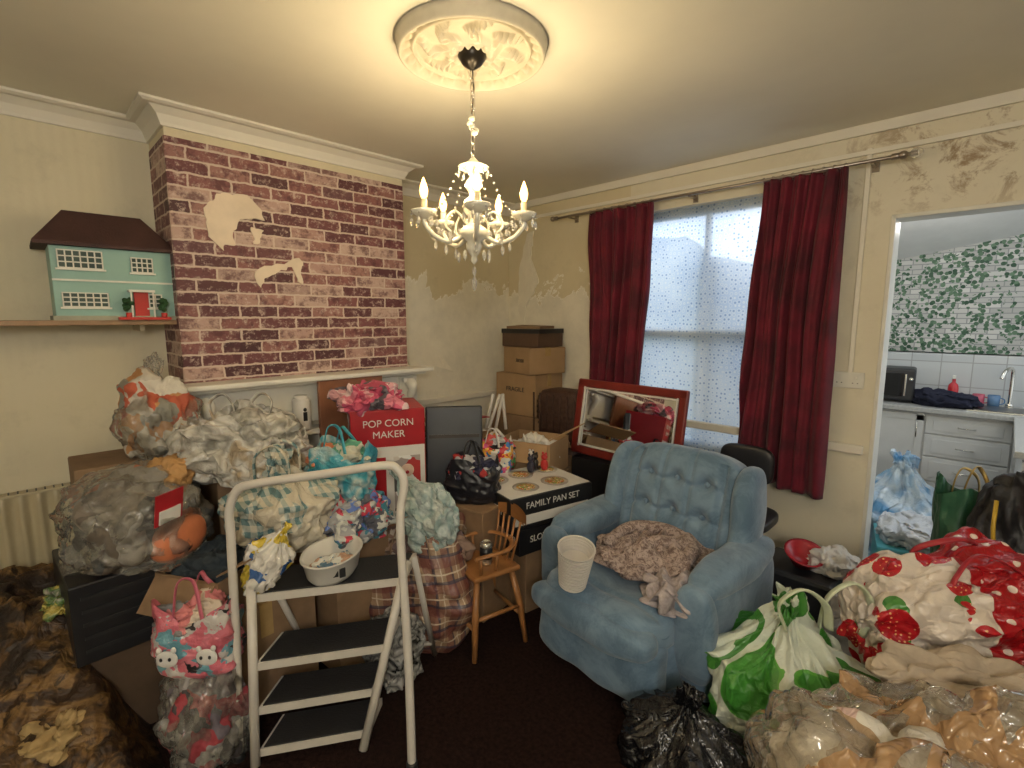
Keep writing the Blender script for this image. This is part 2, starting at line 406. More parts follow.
def torn(name,pts,x0,seed,mat=None,ax='x'):
    g=G(name); n=len(pts)
    vs=[];fs=[]; out=[]
    for i in range(n):
        a=Vector(pts[i]);b=Vector(pts[(i+1)%n])
        for k in range(8):
            q=a.lerp(b,k/8); j=noise.noise(Vector((q.x*30,q.y*30,seed)))*.016
            out.append((q.x+j,q.y-j))
    for q in out: vs.append((x0+.006+.010*abs(noise.noise(Vector((q[0]*9,q[1]*9,3)))),q[0],q[1]))
    for q in out: vs.append((x0,q[0],q[1]))
    if ax=='y': vs=[(v[1],2*x0-v[0],v[2]) for v in vs]
    m=len(out)
    fs.append(list(range(m)))
    for i in range(m): j=(i+1)%m; fs.append([i,j,m+j,m+i])
    g.add(vs,fs,mat or m_torn,False); g.done()
torn('torn_wallpaper_patch',[(.72,2.13),(.78,2.21),(.92,2.23),(.98,2.17),(.99,2.12),(.88,2.10),(.84,2.03),(.84,1.97),(.79,1.94),(.73,2.0)],-2.856,1)
torn('torn_wallpaper_patch',[(.93,2.07),(.99,2.06),(.97,2.00),(.94,1.98)],-2.856,2)
torn('torn_wallpaper_patch',[(.93,1.85),(1.17,1.93),(1.19,1.91),(1.18,1.79),(1.155,1.80),(1.13,1.88),(.98,1.81),(.96,1.76),(.94,1.79)],-2.856,3)
curl=M('torn_paper_white',(.76,.71,.58),.8,var=.06)
torn('alcove_wallpaper_flap',[(2.02,1.42),(2.06,1.62),(2.12,1.52),(2.22,1.46),(2.40,1.30),(2.52,1.16),(2.30,1.24),(2.16,1.16),(2.08,1.28)],XL,4,curl)
torn('corner_wallpaper_flap',[(-3.06,2.02),(-2.98,2.30),(-2.90,2.32),(-2.93,2.10),(-2.84,1.92),(-2.90,1.80),(-2.98,1.72),(-3.02,1.50),(-3.08,1.70)],YB,5,curl,'y')
g=G('mantelpiece'); g.box((.165,1.46,.028),(-2.773,1.23,1.266),m_white,bev=.008); g.box((.115,1.40,.02),(-2.797,1.23,1.243),m_white,bev=.006)
g.box((.05,1.34,.22),(-2.83,1.23,1.12),m_white,bev=.006)
for y in (.64,1.82): 
    g.box((.065,.13,1.2),(-2.822,y,.62),m_white,bev=.006); g.box((.095,.10,.03),(-2.81,y,1.20),m_white,bev=.005)
    g.tube(smooth_path([(-2.78,y,1.19),(-2.74,y,1.15),(-2.77,y,1.08),(-2.79,y,1.02)]),[.035]*6+[.028]*6+[.02]*7,m_white,8)
g.box((.13,1.2,.03),(-2.788,1.23,.965),m_white,bev=.006); g.box((.03,1.15,.95),(-2.838,1.23,.475),m_white); g.done()
g=G('wall_shelf'); g.box((.29,1.5,.022),(XL+.146,-.17,1.579),M('shelf_wood',(.30,.18,.09),.5,ns=20),bev=.002)
for y in (-.5,.45): g.box((.2,.02,.03),(XL+.1,y,1.553),M('shelf_wood2',(.5,.42,.28),.5)); 
g.done()
# dollhouse
teal=M('dollhouse_teal',(.28,.46,.40),.5,var=.08); roof=M('dollhouse_roof',(.055,.022,.018),.7,bs=.3,bscale=120); red=M('dollhouse_red',(.5,.03,.02),.4); wht=M('toy_white',(.75,.74,.66),.5,var=.05); glassd=M('toy_window_dark',(.05,.08,.07),.2)
g=G('dollhouse',(-3.04,.36,1.59)); g.box((.22,.44,.33),(0,0,.165),teal,bev=.003); g.box((.25,.46,.02),(0,0,.01),M('dollhouse_base',(.35,.34,.25),.6))
vs=[(-.14,-.27,.32),(.15,-.27,.32),(.15,.235,.32),(-.14,.235,.32),(-.06,-.16,.48),(.05,-.16,.48),(.05,.12,.48),(-.06,.12,.48),(-.14,-.27,.335),(.15,-.27,.335),(.15,.235,.335),(-.14,.235,.335)]
g.add(vs,[[0,1,2,3],[4,5,6,7],[0,1,9,8],[1,2,10,9],[2,3,11,10],[3,0,8,11],[8,9,5,4],[9,10,6,5],[10,11,7,6],[11,8,4,7]],roof,False)
def dwin(y,z,w,h,nx,nz):
    g.box((.008,w,h),(.112,y,z),glassd)
    for i in range(nx+1): g.box((.01,.005,h),(.116,y-w/2+w*i/nx,z),wht)
    for i in range(nz+1): g.box((.01,w+.005,.005),(.116,y,z-h/2+h*i/nz),wht)
    g.box((.016,w+.02,.008),(.116,y,z-h/2-.006),wht)
dwin(-.12,.265,.15,.075,6,3); dwin(.10,.255,.08,.065,4,3); dwin(-.115,.09,.155,.06,6,3); g.box((.012,.44,.008),(.112,0,.175),wht)
dwin(.14,.09,.05,.06,2,3)
g.box((.012,.055,.11),(.114,.085,.075),red); g.box((.05,.10,.01),(.13,.085,.135),wht)
for dy in (-.03,.03): g.box((.008,.006,.12),(.15,.085+dy*1.4,.072),wht)
tg=M('toy_tree_green',(.02,.07,.02),.8)
for y in (.03,.165):
    g.cyl(.012,.03,(.145,y,.02),red); 
    for k in range(14): g.blob((.022,.022,.022),(.145+random.uniform(-.014,.014),y+random.uniform(-.014,.014),.05+k*.0035),tg,2,1)
g.box((.05,.2,.012),(.135,.09,.008),red)
g.done()
mr=M('radiator_enamel',(.50,.43,.28),.35,var=.06)
g=G('wall_radiator')
def radf(u,v):
    y=-1.2+1.42*u; return Vector((XL+.075+.012*math.sin(u*1.42*2*math.pi/.06)*(0 if v<.06 or v>.94 else 1),y,.38+.42*v))
g.surf(radf,240,16,mr); g.box((.06,1.42,.012),(XL+.05,-.49,.80),mr,bev=.003)
for k in range(46): g.box((.035,.006,.004),(XL+.05,-1.18+k*.0305,.808),dk)
g.box((.02,1.4,.4),(XL+.035,-.49,.59),mr); g.tube([(XL+.05,.2,.42),(XL+.05,.27,.42),(XL+.05,.28,.40),(XL+.05,.28,.0)],.009,mr); g.done()
# ------------------------------------------------------------------ ceiling rose & chandelier
RX,RY=-1.464,1.261
g=G('ceiling_rose')
def rose(u,v):
    r=.275*v; a=2*math.pi*u
    h=.034*math.exp(-((v-.93)/.05)**2)+.016*math.exp(-((v-.76)/.02)**2)+.026*math.exp(-((v-.25)/.10)**2)+.014*(v<.97)
    if .78<v<.9: h+=.014*math.sin(a*28)*math.sin((v-.78)/.12*math.pi)
    if .3<v<.74:
        k=math.sin((v-.3)/.44*math.pi); h+=.034*k*max(0,math.sin(a*8+math.sin(v*16)*1.2))*abs(math.cos(a*24+v*18))**.5
    if v<.28: h+=.008*math.sin(a*12)*v/.28
    if v>.985: h=0
    return Vector((RX+r*math.cos(a),RY+r*math.sin(a),H-h))
m,nt,b=nmat('plaster_rose_paint'); v=coord(nt); setc(nt,b,mixc(nt,noi(nt,v,30,4),(.50,.45,.34),(.62,.57,.45))); b.inputs['Roughness'].default_value=.6
g.surf(rose,288,80,m,wrap=True); g.done()
cg=M('chandelier_glass',(.74,.70,.57),.08,var=.04,spec=.8,coat=.6); chrome=M('chrome',(.75,.72,.65),.12,1,var=.02); dkm=M('dark_bronze',(.03,.025,.02),.3,.7)
crys=M('crystal',(.95,.93,.85),.03,var=0,trans=.75,spec=.8); bulbm=M('bulb_glow',(1.,.52,.14),.3,emis=7,var=0); candle=M('candle_ivory',(.80,.68,.42),.4,var=.03)
g=G('chandelier',(RX,RY,0))
g.lathe([(.0001,2.555),(.05,2.555),(.052,2.53),(.035,2.505),(.012,2.49),(.0001,2.485)],(0,0,0),dkm,24)
z=2.485;i=0
while z>2.19:
    L=[]
    for k in range(12):
        a=2*math.pi*k/12; x=.009*math.cos(a); zz=.016*math.sin(a)
        L.append((x if i%2 else 0,0 if i%2 else x,z-.012+zz))
    g.tube(L,.0022,chrome,6,closed=True); z-=.022;i+=1
g.tube([(0,0,2.49),(.008,0,2.42),(-.006,0,2.33),(0,0,2.2)],.0025,dkm,6)
for k in range(5): g.blob((.03,.02,.02),(.01*math.cos(k*1.3),.01*math.sin(k*1.3),2.27+.012*k),cg,2,2)
prof=[(.0001,2.19),(.008,2.185),(.03,2.165),(.055,2.155),(.052,2.145),(.022,2.135),(.013,2.12),(.028,2.10),(.032,2.085),(.018,2.065),(.014,2.05),(.035,2.03),(.042,2.01),(.03,1.985),(.018,1.97),(.02,1.95),(.05,1.93),(.062,1.915),(.05,1.90),(.026,1.885),(.03,1.865),(.022,1.845),(.01,1.83),(.014,1.815),(.0001,1.80)]
g.lathe(prof,(0,0,0),cg,24)
def drop(p,s,m=crys):
    g.lathe([(.0001,s),(s*.28,s*.45),(s*.36,0),(s*.22,-s*.6),(.0001,-s)],p,m,8,smooth=False)
A0=35
for k in range(5):
    a=rad(A0+72*k); ca,sa=math.cos(a),math.sin(a)
    path=[(.02,1.93),(.06,1.895),(.10,1.88),(.15,1.895),(.185,1.93),(.19,1.955)]
    g.tube(smooth_path([(r*ca,r*sa,z) for r,z in path],6),.0085,cg,8)
    sc=[(.03,1.95),(.07,1.99),(.10,1.97),(.11,1.935),(.09,1.915)]
    g.tube(smooth_path([(r*ca,r*sa,z) for r,z in sc],5),.005,cg,6)
    c=(.19*ca,.19*sa,0)
    g.lathe([(.0001,1.95),(.012,1.952),(.04,1.968),(.048,1.98),(.044,1.983),(.012,1.965),(.014,1.98),(.0001,1.982)],c,cg,20)
    g.cyl(.011,.045,(c[0],c[1],1.998),candle,seg=14)
    g.lathe([(.006,2.020),(.013,2.034),(.0155,2.050),(.011,2.070),(.005,2.086),(.0001,2.096)],c,bulbm,12)
    for q in range(6):
        b=q*math.pi/3; p=(c[0]+.045*math.cos(b),c[1]+.045*math.sin(b))
        g.blob((.008,.008,.008),(p[0],p[1],1.967),crys,2,1); drop((p[0],p[1],1.94),.018)
    for q in range(13):
        t=q/12; r=.055+.135*t; zz=2.15-.16*t-.06*math.sin(math.pi*t)
        g.blob((.009,.009,.009),(r*ca,r*sa,zz),crys,2,1)
    a2=a+rad(72); 
    for q in range(13):
        t=q/12; x=.19*(ca*(1-t)+math.cos(a2)*t); y=.19*(sa*(1-t)+math.sin(a2)*t)
        g.blob((.009,.009,.009),(x,y,1.965-.07*math.sin(math.pi*t)),crys,2,1)
    drop((.15*math.cos(a+.63),.15*math.sin(a+.63),1.875),.02)
    drop((.11*ca,.11*sa,1.85),.022); drop((.06*math.cos(a+.6),.06*math.sin(a+.6),1.83),.022)
drop((0,0,1.775),.022);drop((0,0,1.73),.03)
for q in range(10):
    a=q*math.pi/5; drop((.055*math.cos(a),.055*math.sin(a),2.13),.014)
g.done()
for k in range(5):
    a=rad(A0+72*k); l=D.lights.new('chandelier_bulb','POINT'); l.energy=4.0; l.color=(1,.78,.46); l.shadow_soft_size=.02
    o=D.objects.new('chandelier_bulb_light',l); o.location=(RX+.19*math.cos(a),RY+.19*math.sin(a),2.12); C.scene.collection.objects.link(o)
shade=M('fill_fixture_fabric',(.8,.7,.5),.8,alpha=.9)
g=G('added_fill_fixture',(.85,-.70,0)); g.tube([(0,0,2.569),(0,0,2.40)],.004,wht); g.lathe([(.0001,2.57),(.04,2.57),(.04,2.55),(.0001,2.54)],(0,0,0),wht,16)  # made-up fixture behind the camera, housing the added fill light
g.surf(lambda u,v:Vector(((.10+.06*v)*math.cos(2*math.pi*u),(.10+.06*v)*math.sin(2*math.pi*u),2.42-.16*v)),32,3,shade,wrap=True); g.blob((.06,.06,.08),(0,0,2.36),wht,2,3); g.done()
l=D.lights.new('added_fill','POINT'); l.energy=82; l.color=(1,.96,.90); l.shadow_soft_size=.20  # fill light added to brighten the room from behind the camera
o=D.objects.new('added_fill_light',l); o.location=(.85,-.70,2.05); C.scene.collection.objects.link(o)
# ------------------------------------------------------------------ window, curtains
def filmmat():
    m=D.materials.new('lace_window_film'); m.use_nodes=True; nt=m.node_tree; nt.nodes.clear()
    v=coord(nt); x,y,z=sep(nt,v)[:3]
    cmb=N(nt,'ShaderNodeCombineXYZ',{0:x,1:z}).outputs[0]
    vo=N(nt,'ShaderNodeTexVoronoi',{'Vector':cmb,'Scale':36.,'Randomness':.4}).outputs['Distance']
    dots=ramp(nt,vo,[(.20,1.),(.27,0.)])
    ring=ramp(nt,vo,[(.36,0.),(.42,1.),(.50,0.)])
    n=noi(nt,cmb,1.6,3,.5)
    col=mixc(nt,ramp(nt,n,[(.38,0.),(.62,1.)]),(.58,.70,.90),(.84,.91,1.))
    col=mixc(nt,math_(nt,'MULTIPLY',ring,.8),col,(1,1,1))
    col=mixc(nt,math_(nt,'MULTIPLY',dots,.75),col,(.28,.40,.64))
    tr=N(nt,'ShaderNodeBsdfTranslucent',{'Color':col}); df=N(nt,'ShaderNodeBsdfTransparent',{'Color':col})
    mx=N(nt,'ShaderNodeMixShader',{0:.18,1:tr.outputs[0],2:df.outputs[0]})
    N(nt,'ShaderNodeOutputMaterial',{0:mx.outputs[0]}); return m
film=filmmat()
g=G('window_1'); x0,x1,z0,z1=-1.98,-.92,.72,2.32; yy=YB+.09
for x in (x0+.025,x1-.025): g.box((.05,.05,z1-z0),(x,yy,(z0+z1)/2),m_white,bev=.005)
for z in (z0+.03,(z0+z1)/2-.02,z1-.03): g.box((x1-x0,.05,.05),((x0+x1)/2,yy+.01,z),m_white,bev=.005)
g.box((.03,.04,z1-z0),((x0+x1)/2,yy+.012,(z0+z1)/2),m_white)
g.box((x1-x0+.1,.2,.03),((x0+x1)/2,YB+.02,z0-.015),m_white,bev=.005)
g.add([(x0,yy-.03,z0),(x1,yy-.03,z0),(x1,yy-.03,z1),(x0,yy-.03,z1)],[[0,1,2,3]],film,False)
g.done()
hedge=patches('hedge_green',[(.08,.16,.05),(.15,.25,.10),(.05,.10,.04),(.22,.30,.15),(.30,.36,.27)],9,rough=.8)
g=G('outdoor_shrub',(-3.3,5.6,0)); bag(g,(2.6,.9,2.3),(0,0,1.0),hedge,4,n=5,flat=1.0,a=.2,a2=.1); g.done()
rodm=M('curtain_rod_metal',(.35,.30,.25),.3,.9)
g=G('curtain_rod'); YR=YB-.10; g.cyl(.009,2.12,(-1.53,YR,2.365),rodm,rot=(0,math.pi/2,0),seg=14)
for x in (-2.61,-.44): g.blob((.04,.04,.04),(x,YR,2.365),rodm,2,3); g.cyl(.015,.03,(x+(.03 if x<-1 else -.03),YR,2.365),rodm,rot=(0,math.pi/2,0))
g.blob((.055,.045,.045),(-.39,YR,2.365),crys,2,2); g.cyl(.009,.05,(-.41,YR,2.365),rodm,rot=(0,math.pi/2,0))
for x in (-2.45,-1.5,-.56): g.box((.015,.1,.01),(x,YR+.05,2.355),rodm); g.box((.03,.008,.05),(x,YB-.004,2.355),rodm)
for x0_,x1_ in ((-2.25,-1.76),(-1.06,-.67)):
    for k in range(9):
        x=x0_+(x1_-x0_)*k/8; L=[(x+.004*math.sin(q),YR+.018*math.cos(q*math.pi/6),2.365-.006+.018*math.sin(q*math.pi/6)) for q in range(12)]
        g.tube(L,.002,rodm,5,closed=True)
g.done()
m,nt,b=nmat('red_velvet'); v=coord(nt)
setc(nt,b,mixc(nt,ramp(nt,noi(nt,v,5,4,.6),[(.35,0.),(.65,1.)]),(.065,.001,.009),(.155,.003,.018))); b.inputs['Roughness'].default_value=.8; b.inputs['Sheen Weight'].default_value=.10; bump(nt,b,noi(nt,v,120,2),.15,.003); velvet=m
def curtain(name,t0,t1,b0,b1,zb,seed,zt=2.355):
    g=G(name)
    def f(u,v):
        z=zt+(zb-zt)*v+.02*math.sin(u*5)*v; w=v**1.4
        x=(t0+(t1-t0)*u)*(1-w)+(b0+(b1-b0)*u)*w
        a=u*2*math.pi*6+noise.noise(Vector((u*3,v*1.2,seed)))*4.5
        y=YR-.005+(.018+.026*v)*(math.sin(a)+.35*math.sin(2.3*a+seed))+.03*noise.noise(Vector((u*4,v*4,seed+5)))
        return Vector((x+.014*math.cos(a)*v,min(y,YB-.02),z))
    g.surf(f,180,60,velvet); g.done(solid=.004)
curtain('curtain',-2.26,-1.74,-2.24,-1.84,.72,1); curtain('curtain',-1.06,-.66,-1.15,-.66,.64,2)
# ------------------------------------------------------------------ kitchen beyond door
def ivymat():
    m,nt,b=nmat('ivy_brick_wallpaper'); v=coord(nt); x,y,z=sep(nt,v)[:3]
    cmb=N(nt,'ShaderNodeCombineXYZ',{0:math_(nt,'ADD',x,y),1:z}).outputs[0]
    br=N(nt,'ShaderNodeTexBrick',{'Vector':cmb,'Scale':1.,'Color1':(.38,.38,.36),'Color2':(.56,.56,.53),'Mortar':(.25,.26,.26),'Mortar Size':.004,'Brick Width':.13,'Row Height':.042})
    big=noi(nt,cmb,4.2,4,.65,1.2); vo=N(nt,'ShaderNodeTexVoronoi',{'Vector':cmb,'Scale':32.})
    lf=math_(nt,'LESS_THAN',vo.outputs['Distance'],.52); msk=math_(nt,'MULTIPLY',lf,math_(nt,'GREATER_THAN',big,.45))
    gc=ramp(nt,N(nt,'ShaderNodeSeparateColor',{0:vo.outputs['Color']}).outputs[0],[(0,(.012,.06,.028)),(1,(.11,.20,.12))])
    setc(nt,b,mixc(nt,msk,br.outputs['Color'],gc)); b.inputs['Roughness'].default_value=.6; return m
def tilemat():
    m,nt,b=nmat('white_tiles'); v=coord(nt); x,y,z=sep(nt,v)[:3]
    cmb=N(nt,'ShaderNodeCombineXYZ',{0:math_(nt,'ADD',x,y),1:z}).outputs[0]
    br=N(nt,'ShaderNodeTexBrick',{'Vector':cmb,'Scale':1.,'Color1':(.54,.57,.58),'Color2':(.60,.62,.62),'Mortar':(.38,.39,.39),'Mortar Size':.004,'Brick Width':.2,'Row Height':.205},offset=0.)
    setc(nt,b,br.outputs['Color']); b.inputs['Roughness'].default_value=.15; return m
ivy=ivymat(); tile=tilemat(); kw=M('kitchen_white',(.66,.66,.64),.35,var=.04); wt=M('worktop_grey',(.44,.44,.42),.3,var=.15,ns=60)
g=G('wall_kitchen'); g.box((3.2,.1,1.9),(.2,5.65,2.25),ivy); g.box((3.2,.1,1.31),(.2,5.65,.655),tile); g.done()
g=G('wall_kitchen_side'); g.box((.1,2.3,2.0),(-1.45,4.45,1.0),kw); g.done()
g=G('ceiling_kitchen'); g.add([(-1.3,4.2,2.55),(.6,4.2,2.70),(.6,5.6,2.35),(-1.3,5.6,2.02),(-1.3,4.2,2.6),(.6,4.2,2.75),(.6,5.6,2.40),(-1.3,5.6,2.07)],[[0,1,2,3],[4,5,6,7],[0,1,5,4],[1,2,6,5],[2,3,7,6],[3,0,4,7]],kw,False)
g.done()
g=G('kitchen_fill_fixture'); g.lathe([(.0001,2.47),(.10,2.47),(.11,2.44),(.09,2.40),(.0001,2.39)],(-.35,4.55,0),wht,24); g.done()  # invented fixture to go with the added kitchen fill
l=D.lights.new('kitchen_fill','POINT'); l.energy=10; l.color=(1,.96,.9); l.shadow_soft_size=.1  # fill light added to lift the dark kitchen
o=D.objects.new('kitchen_fill_light',l); o.location=(-.35,4.55,2.30); C.scene.collection.objects.link(o)
g=G('door_frame_1')
g.box((.02,.15,2.11),(-.467,YB+.07,1.055),m_white,bev=.004); g.box((.86,.15,.02),(-.04,YB+.07,2.10),m_white,bev=.004); g.done()
g=G('kitchen_units')
g.box((3.0,.58,.04),(.1,5.305,.88),wt,bev=.006); g.box((3.0,.5,.78),(.1,5.33,.46),kw); g.box((3.0,.44,.1),(.1,5.34,.05),dk)
xs=[-1.35,-.83,-.42,.08,.6,1.1]
for i in range(5):
    a,b_=xs[i],xs[i+1]; w=b_-a-.012; cx=(a+b_)/2
    if i==2:
        zz=.84
        for h in (.15,.18,.2,.2):
            g.box((w,.02,h-.01),(cx,5.07,zz-h/2),kw,bev=.004); g.box((w-.09,.006,h-.07),(cx,5.058,zz-h/2),kw,bev=.002); g.tube([(cx-.05,5.06,zz-h/2),(cx-.05,5.035,zz-h/2),(cx+.05,5.035,zz-h/2),(cx+.05,5.06,zz-h/2)],.005,chrome); zz-=h
    else:
        g.box((w,.02,.73),(cx,5.07,.475),kw,bev=.004)
        for ex in (-1,1): g.box((.05,.008,.72),(cx+ex*(w/2-.025),5.058,.475),kw,bev=.002)
        for ez in (-1,1): g.box((w,.008,.05),(cx,5.058,.475+ez*.34),kw,bev=.002)
        g.tube([(cx+w/2-.04,5.055,.66),(cx+w/2-.04,5.03,.66),(cx+w/2-.04,5.03,.78),(cx+w/2-.04,5.055,.78)],.005,chrome)
g.box((.7,1.3,.04),(.42,4.35,.88),wt,bev=.006); g.box((.62,1.25,.78),(.44,4.36,.46),kw); g.box((.02,.58,.72),(.115,4.05,.47),kw,bev=.004); g.box((.02,.58,.72),(.115,4.66,.47),kw,bev=.004)
g.tube(smooth_path([(.04,5.50,.9),(.04,5.50,1.14),(.03,5.46,1.21),(.0,5.34,1.20),(-.02,5.30,1.14)]),.013,chrome); g.cyl(.025,.03,(.04,5.50,.915),chrome)
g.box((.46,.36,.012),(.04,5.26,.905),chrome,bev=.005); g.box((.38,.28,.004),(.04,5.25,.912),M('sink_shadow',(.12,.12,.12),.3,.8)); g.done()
g=G('microwave_oven',(-.66,5.32,.901),.1); g.box((.26,.30,.27),(0,0,.15),dk,bev=.02,seg=3); g.box((.16,.008,.19),(-.03,-.152,.15),M('black_glass',(.006,.006,.008),.05)); g.box((.012,.02,.18),(.065,-.16,.15),chrome,bev=.003); g.cyl(.014,.01,(.10,-.155,.2),chrome,rot=(math.pi/2,0,0)); g.done()
g=G('navy_jumper',(-.33,5.24,.901)); bag(g,(.40,.28,.13),(0,0,.05),M('navy_cloth',(.01,.012,.03),.9),6,n=4); g.done()
g=G('washing_up_bottle',(-.30,5.50,.901)); g.lathe([(.03,0),(.035,.02),(.035,.12),(.03,.15),(.012,.17),(.012,.2),(.0001,.21)],(0,0,0),M('red_plastic',(.6,.03,.04),.25),16); g.box((.02,.05,.03),(0,-.02,.215),wht,bev=.004); g.done()
g=G('kitchen_mugs',(-.14,5.48,.901))
for x,cc_ in ((0,(.5,.1,.15)),(.09,(.1,.2,.35))):
    mm=M('mug_%d'%int(x*100),cc_,.25); g.lathe([(.0001,0),(.036,0),(.038,.09),(.034,.09),(.032,.01),(.0001,.01)],(x,0,0),mm,18); g.tube(smooth_path([(x+.036,0,.07),(x+.06,0,.06),(x+.06,0,.03),(x+.036,0,.02)]),.005,mm,6)
g.done()
bluep=plastic('blue_clear_plastic',[(.20,.42,.66),(.62,.72,.80),(.10,.30,.55)],5)
mkbag('blue_plastic_bag',(-.42,4.10,0),(.58,.52,.72),bluep,31,neck=.1).done()
g=carton('storage_tub',(-.3,3.62,0),(.35,.4,.30),M('teal_tub',(.1,.4,.45),.3),.2); bag(g,(.34,.36,.2),(0,0,.34),plastic('white_thin_bag',[(.65,.67,.70),(.5,.55,.62)],6),9,n=4); g.done()
# ------------------------------------------------------------------ armchair
m,nt,b=nmat('blue_velour'); v=coord(nt)
cc=mixc(nt,ramp(nt,noi(nt,v,6,5,.7,.6),[(.38,0.),(.62,1.)]),(.085,.150,.225),(.17,.26,.36)); setc(nt,b,cc); b.inputs['Roughness'].default_value=.85; b.inputs['Sheen Weight'].default_value=.3; bump(nt,b,math_(nt,'ADD',noi(nt,v,150,2),math_(nt,'MULTIPLY',noi(nt,v,14,3),2.)),.25,.006); blue=m
g=G('armchair',(-1.14,2.02,0),rad(-3))
def soft(seed,a=.008):
    return lambda q,p: q+p*a*noise.noise(q*7+Vector((seed,0,0)))
g.blob((.66,.74,.30),(0,.06,.20),blue,6,4,soft(1))
g.blob((.64,.14,.30),(0,-.33,.20),blue,5,4,soft(2,.012),rot=(rad(-6),0,0))
g.blob((.63,.16,.14),(0,-.40,.34),blue,3.2,4,soft(3,.012))
def seatf(q,p):
    q=q+p*.014*noise.noise(q*6)
    if q.z>0:
        q.z-=.03*math.exp(-(q.x**2+(q.y)**2)/.03)
        q.z-=.012*math.exp(-((q.y+.18)/.015)**2)
    return q
g.blob((.63,.64,.20),(0,-.12,.35),blue,4,5,seatf)
for sx in (-1,1):
    x=sx*.375
    g.blob((.14,.66,.50),(x,.12,.29),blue,6,4,soft(5+sx))
    def armf(q,p,sx=sx):
        q=q+p*.008*noise.noise(q*7+Vector((sx,2,0))); 
        if q.y<-.28: q.z-=.015
        return q
    g.blob((.18,.68,.14),(x+sx*.005,.12,.54),blue,2.6,4,armf)
    g.blob((.17,.10,.42),(x,-.195,.35),blue,3.2,4,soft(8+sx),rot=(rad(4),0,0))
tilt=rad(-14)
BT=[(x,z) for z in (.14,-.02,-.18) for x in (-.155,0,.155)]
def backf(q,p):
    if p.y<0:
        for bx,bz in BT: 
            d2=((q.x-bx)/.035)**2+((q.z-bz)/.035)**2; q=q+Vector((0,.038*math.exp(-d2),0))
        q.y+=.026*math.exp(-((abs(q.x)-.235)/.018)**2)*(1 if q.z<.25 else .3)
        q.y+=.018*math.exp(-((abs(q.x)-.078)/.014)**2)*(.7)
        for zz in (.12,-.04,-.2):
            q.y+=.014*math.exp(-((q.z-zz-abs(((q.x/.156)%1)-.5)*.05)/.012)**2)*(1 if abs(q.x)<.24 else 0)
        q.y-=.02*math.cos(q.x*3)
    if q.z>.15: q.x*=1-.35*((q.z-.15)/.2)**2*.55
    return q
g.blob((.70,.24,.60),(0,.36,.64),blue,4,6,backf,rot=(tilt,0,0))
for bx,bz in BT:
    p=TM((0,.36,.64),(tilt,0,0))@Vector((bx,-.108,bz)); g.blob((.026,.014,.026),p,blue,2,2)
for sx in (-1,1): 
    g.blob((.12,.28,.48),(sx*.335,.34,.675),blue,3,4,soft(20+sx,.01),rot=(tilt,0,sx*rad(6)))
g.box((.5,.5,.05),(0,.05,.035),dk)
g.done()
m,nt,b=nmat('speckled_blanket'); v=coord(nt)
c1=mixc(nt,ramp(nt,noi(nt,v,42,4,.8,1.),[(.46,0.),(.58,1.)]),(.40,.32,.29),(.14,.095,.085)); setc(nt,b,c1); b.inputs['Roughness'].default_value=.95; bump(nt,b,noi(nt,v,90,2),.3,.003); blk=m
g=G('blanket',(-1.10,2.03,.425),rad(20))
def foldf(q,p):
    w=Vector((q.x,q.y,0))*5; w=w+Vector((noise.noise(w*.6),noise.noise(w*.6+Vector((7,7,0))),0))*1.2
    return q+Vector((0,0,.05*abs(noise.noise(w*1.3))*2-.01+.012*rid(w*2.5)))*(1 if q.z>0 else 0)+Vector((p.x,p.y,0))*.08*noise.noise(p*2.4)
g.blob((.50,.42,.12),(0,0,.060),blk,2.3,5,foldf)
def roll(pts,r,mt): g.tube(smooth_path(pts,8),r,mt,10)
roll([(-.2,-.05,.10),(-.12,.10,.14),(.05,.14,.14),(.17,.05,.12),(.15,-.1,.10)],.035,blk); roll([(-.1,-.12,.10),(.0,-.02,.14),(.1,.02,.14)],.03,blk)
g.blob((.20,.20,.10),(.13,-.27,.035),M('grey_fleece',(.38,.33,.33),.95,ns=30,var=.4),2.4,4,foldf); g.done()
cupm=M('ribbed_white_paper',(.58,.54,.49),.6,var=.05)
g=G('plant_pot_stack',(-1.265,1.64,.44),rot=(rad(9),rad(13),0))
pr=[(.0001,0),(.052,0)]
for k in range(12): z=.005+k*.0155; r=.056+.020*(z/.2); pr+=[(r-.004,z),(r+.005,z+.003),(r+.005,z+.008),(r-.004,z+.011)]
pr+=[(.080,.192),(.082,.20),(.074,.20),(.066,.13),(.0001,.13)]
g.lathe(pr,(0,0,0),cupm,32,smooth=False); g.done()
# ------------------------------------------------------------------ boxes & mirror behind chair
card=M('cardboard',(.36,.23,.12),.8,ns=4,var=.15); card2=M('cardboard_dark',(.25,.155,.085),.8); tape=M('parcel_tape',(.42,.28,.12),.25); bprint=M('black_print',(.012,.012,.014),.4); wprint=M('white_print',(.66,.64,.60),.4,var=.05); rprint=M('red_print',(.36,.010,.018),.35,var=.15)
carton('cardboard_box',(-2.72,2.93,0),(.5,.4,.84),card2,0.05,tape).done()
o=carton('cardboard_box',(-2.73,2.93,.845),(.40,.36,.32),card,0.08,tape).done(); text(o,'FRAGILE',.05,(0,-.1815,.2),(math.pi/2,0,0),bprint)
o=carton('cardboard_box',(-2.68,2.93,1.172),(.37,.34,.20),card,-.22,tape).done(); text(o,'30/200',.04,(.05,-.1715,.1),(math.pi/2,0,0),bprint)
g=carton('shoe_box',(-2.70,2.93,1.378),(.38,.30,.13),M('brown_shoebox',(.09,.05,.03),.6),.02); g.box((.39,.31,.035),(0,0,.122),bprint,bev=.003); g.box((.30,.24,.02),(-.02,0,.15),card2,rot=(.03,.02,.2)); g.done()
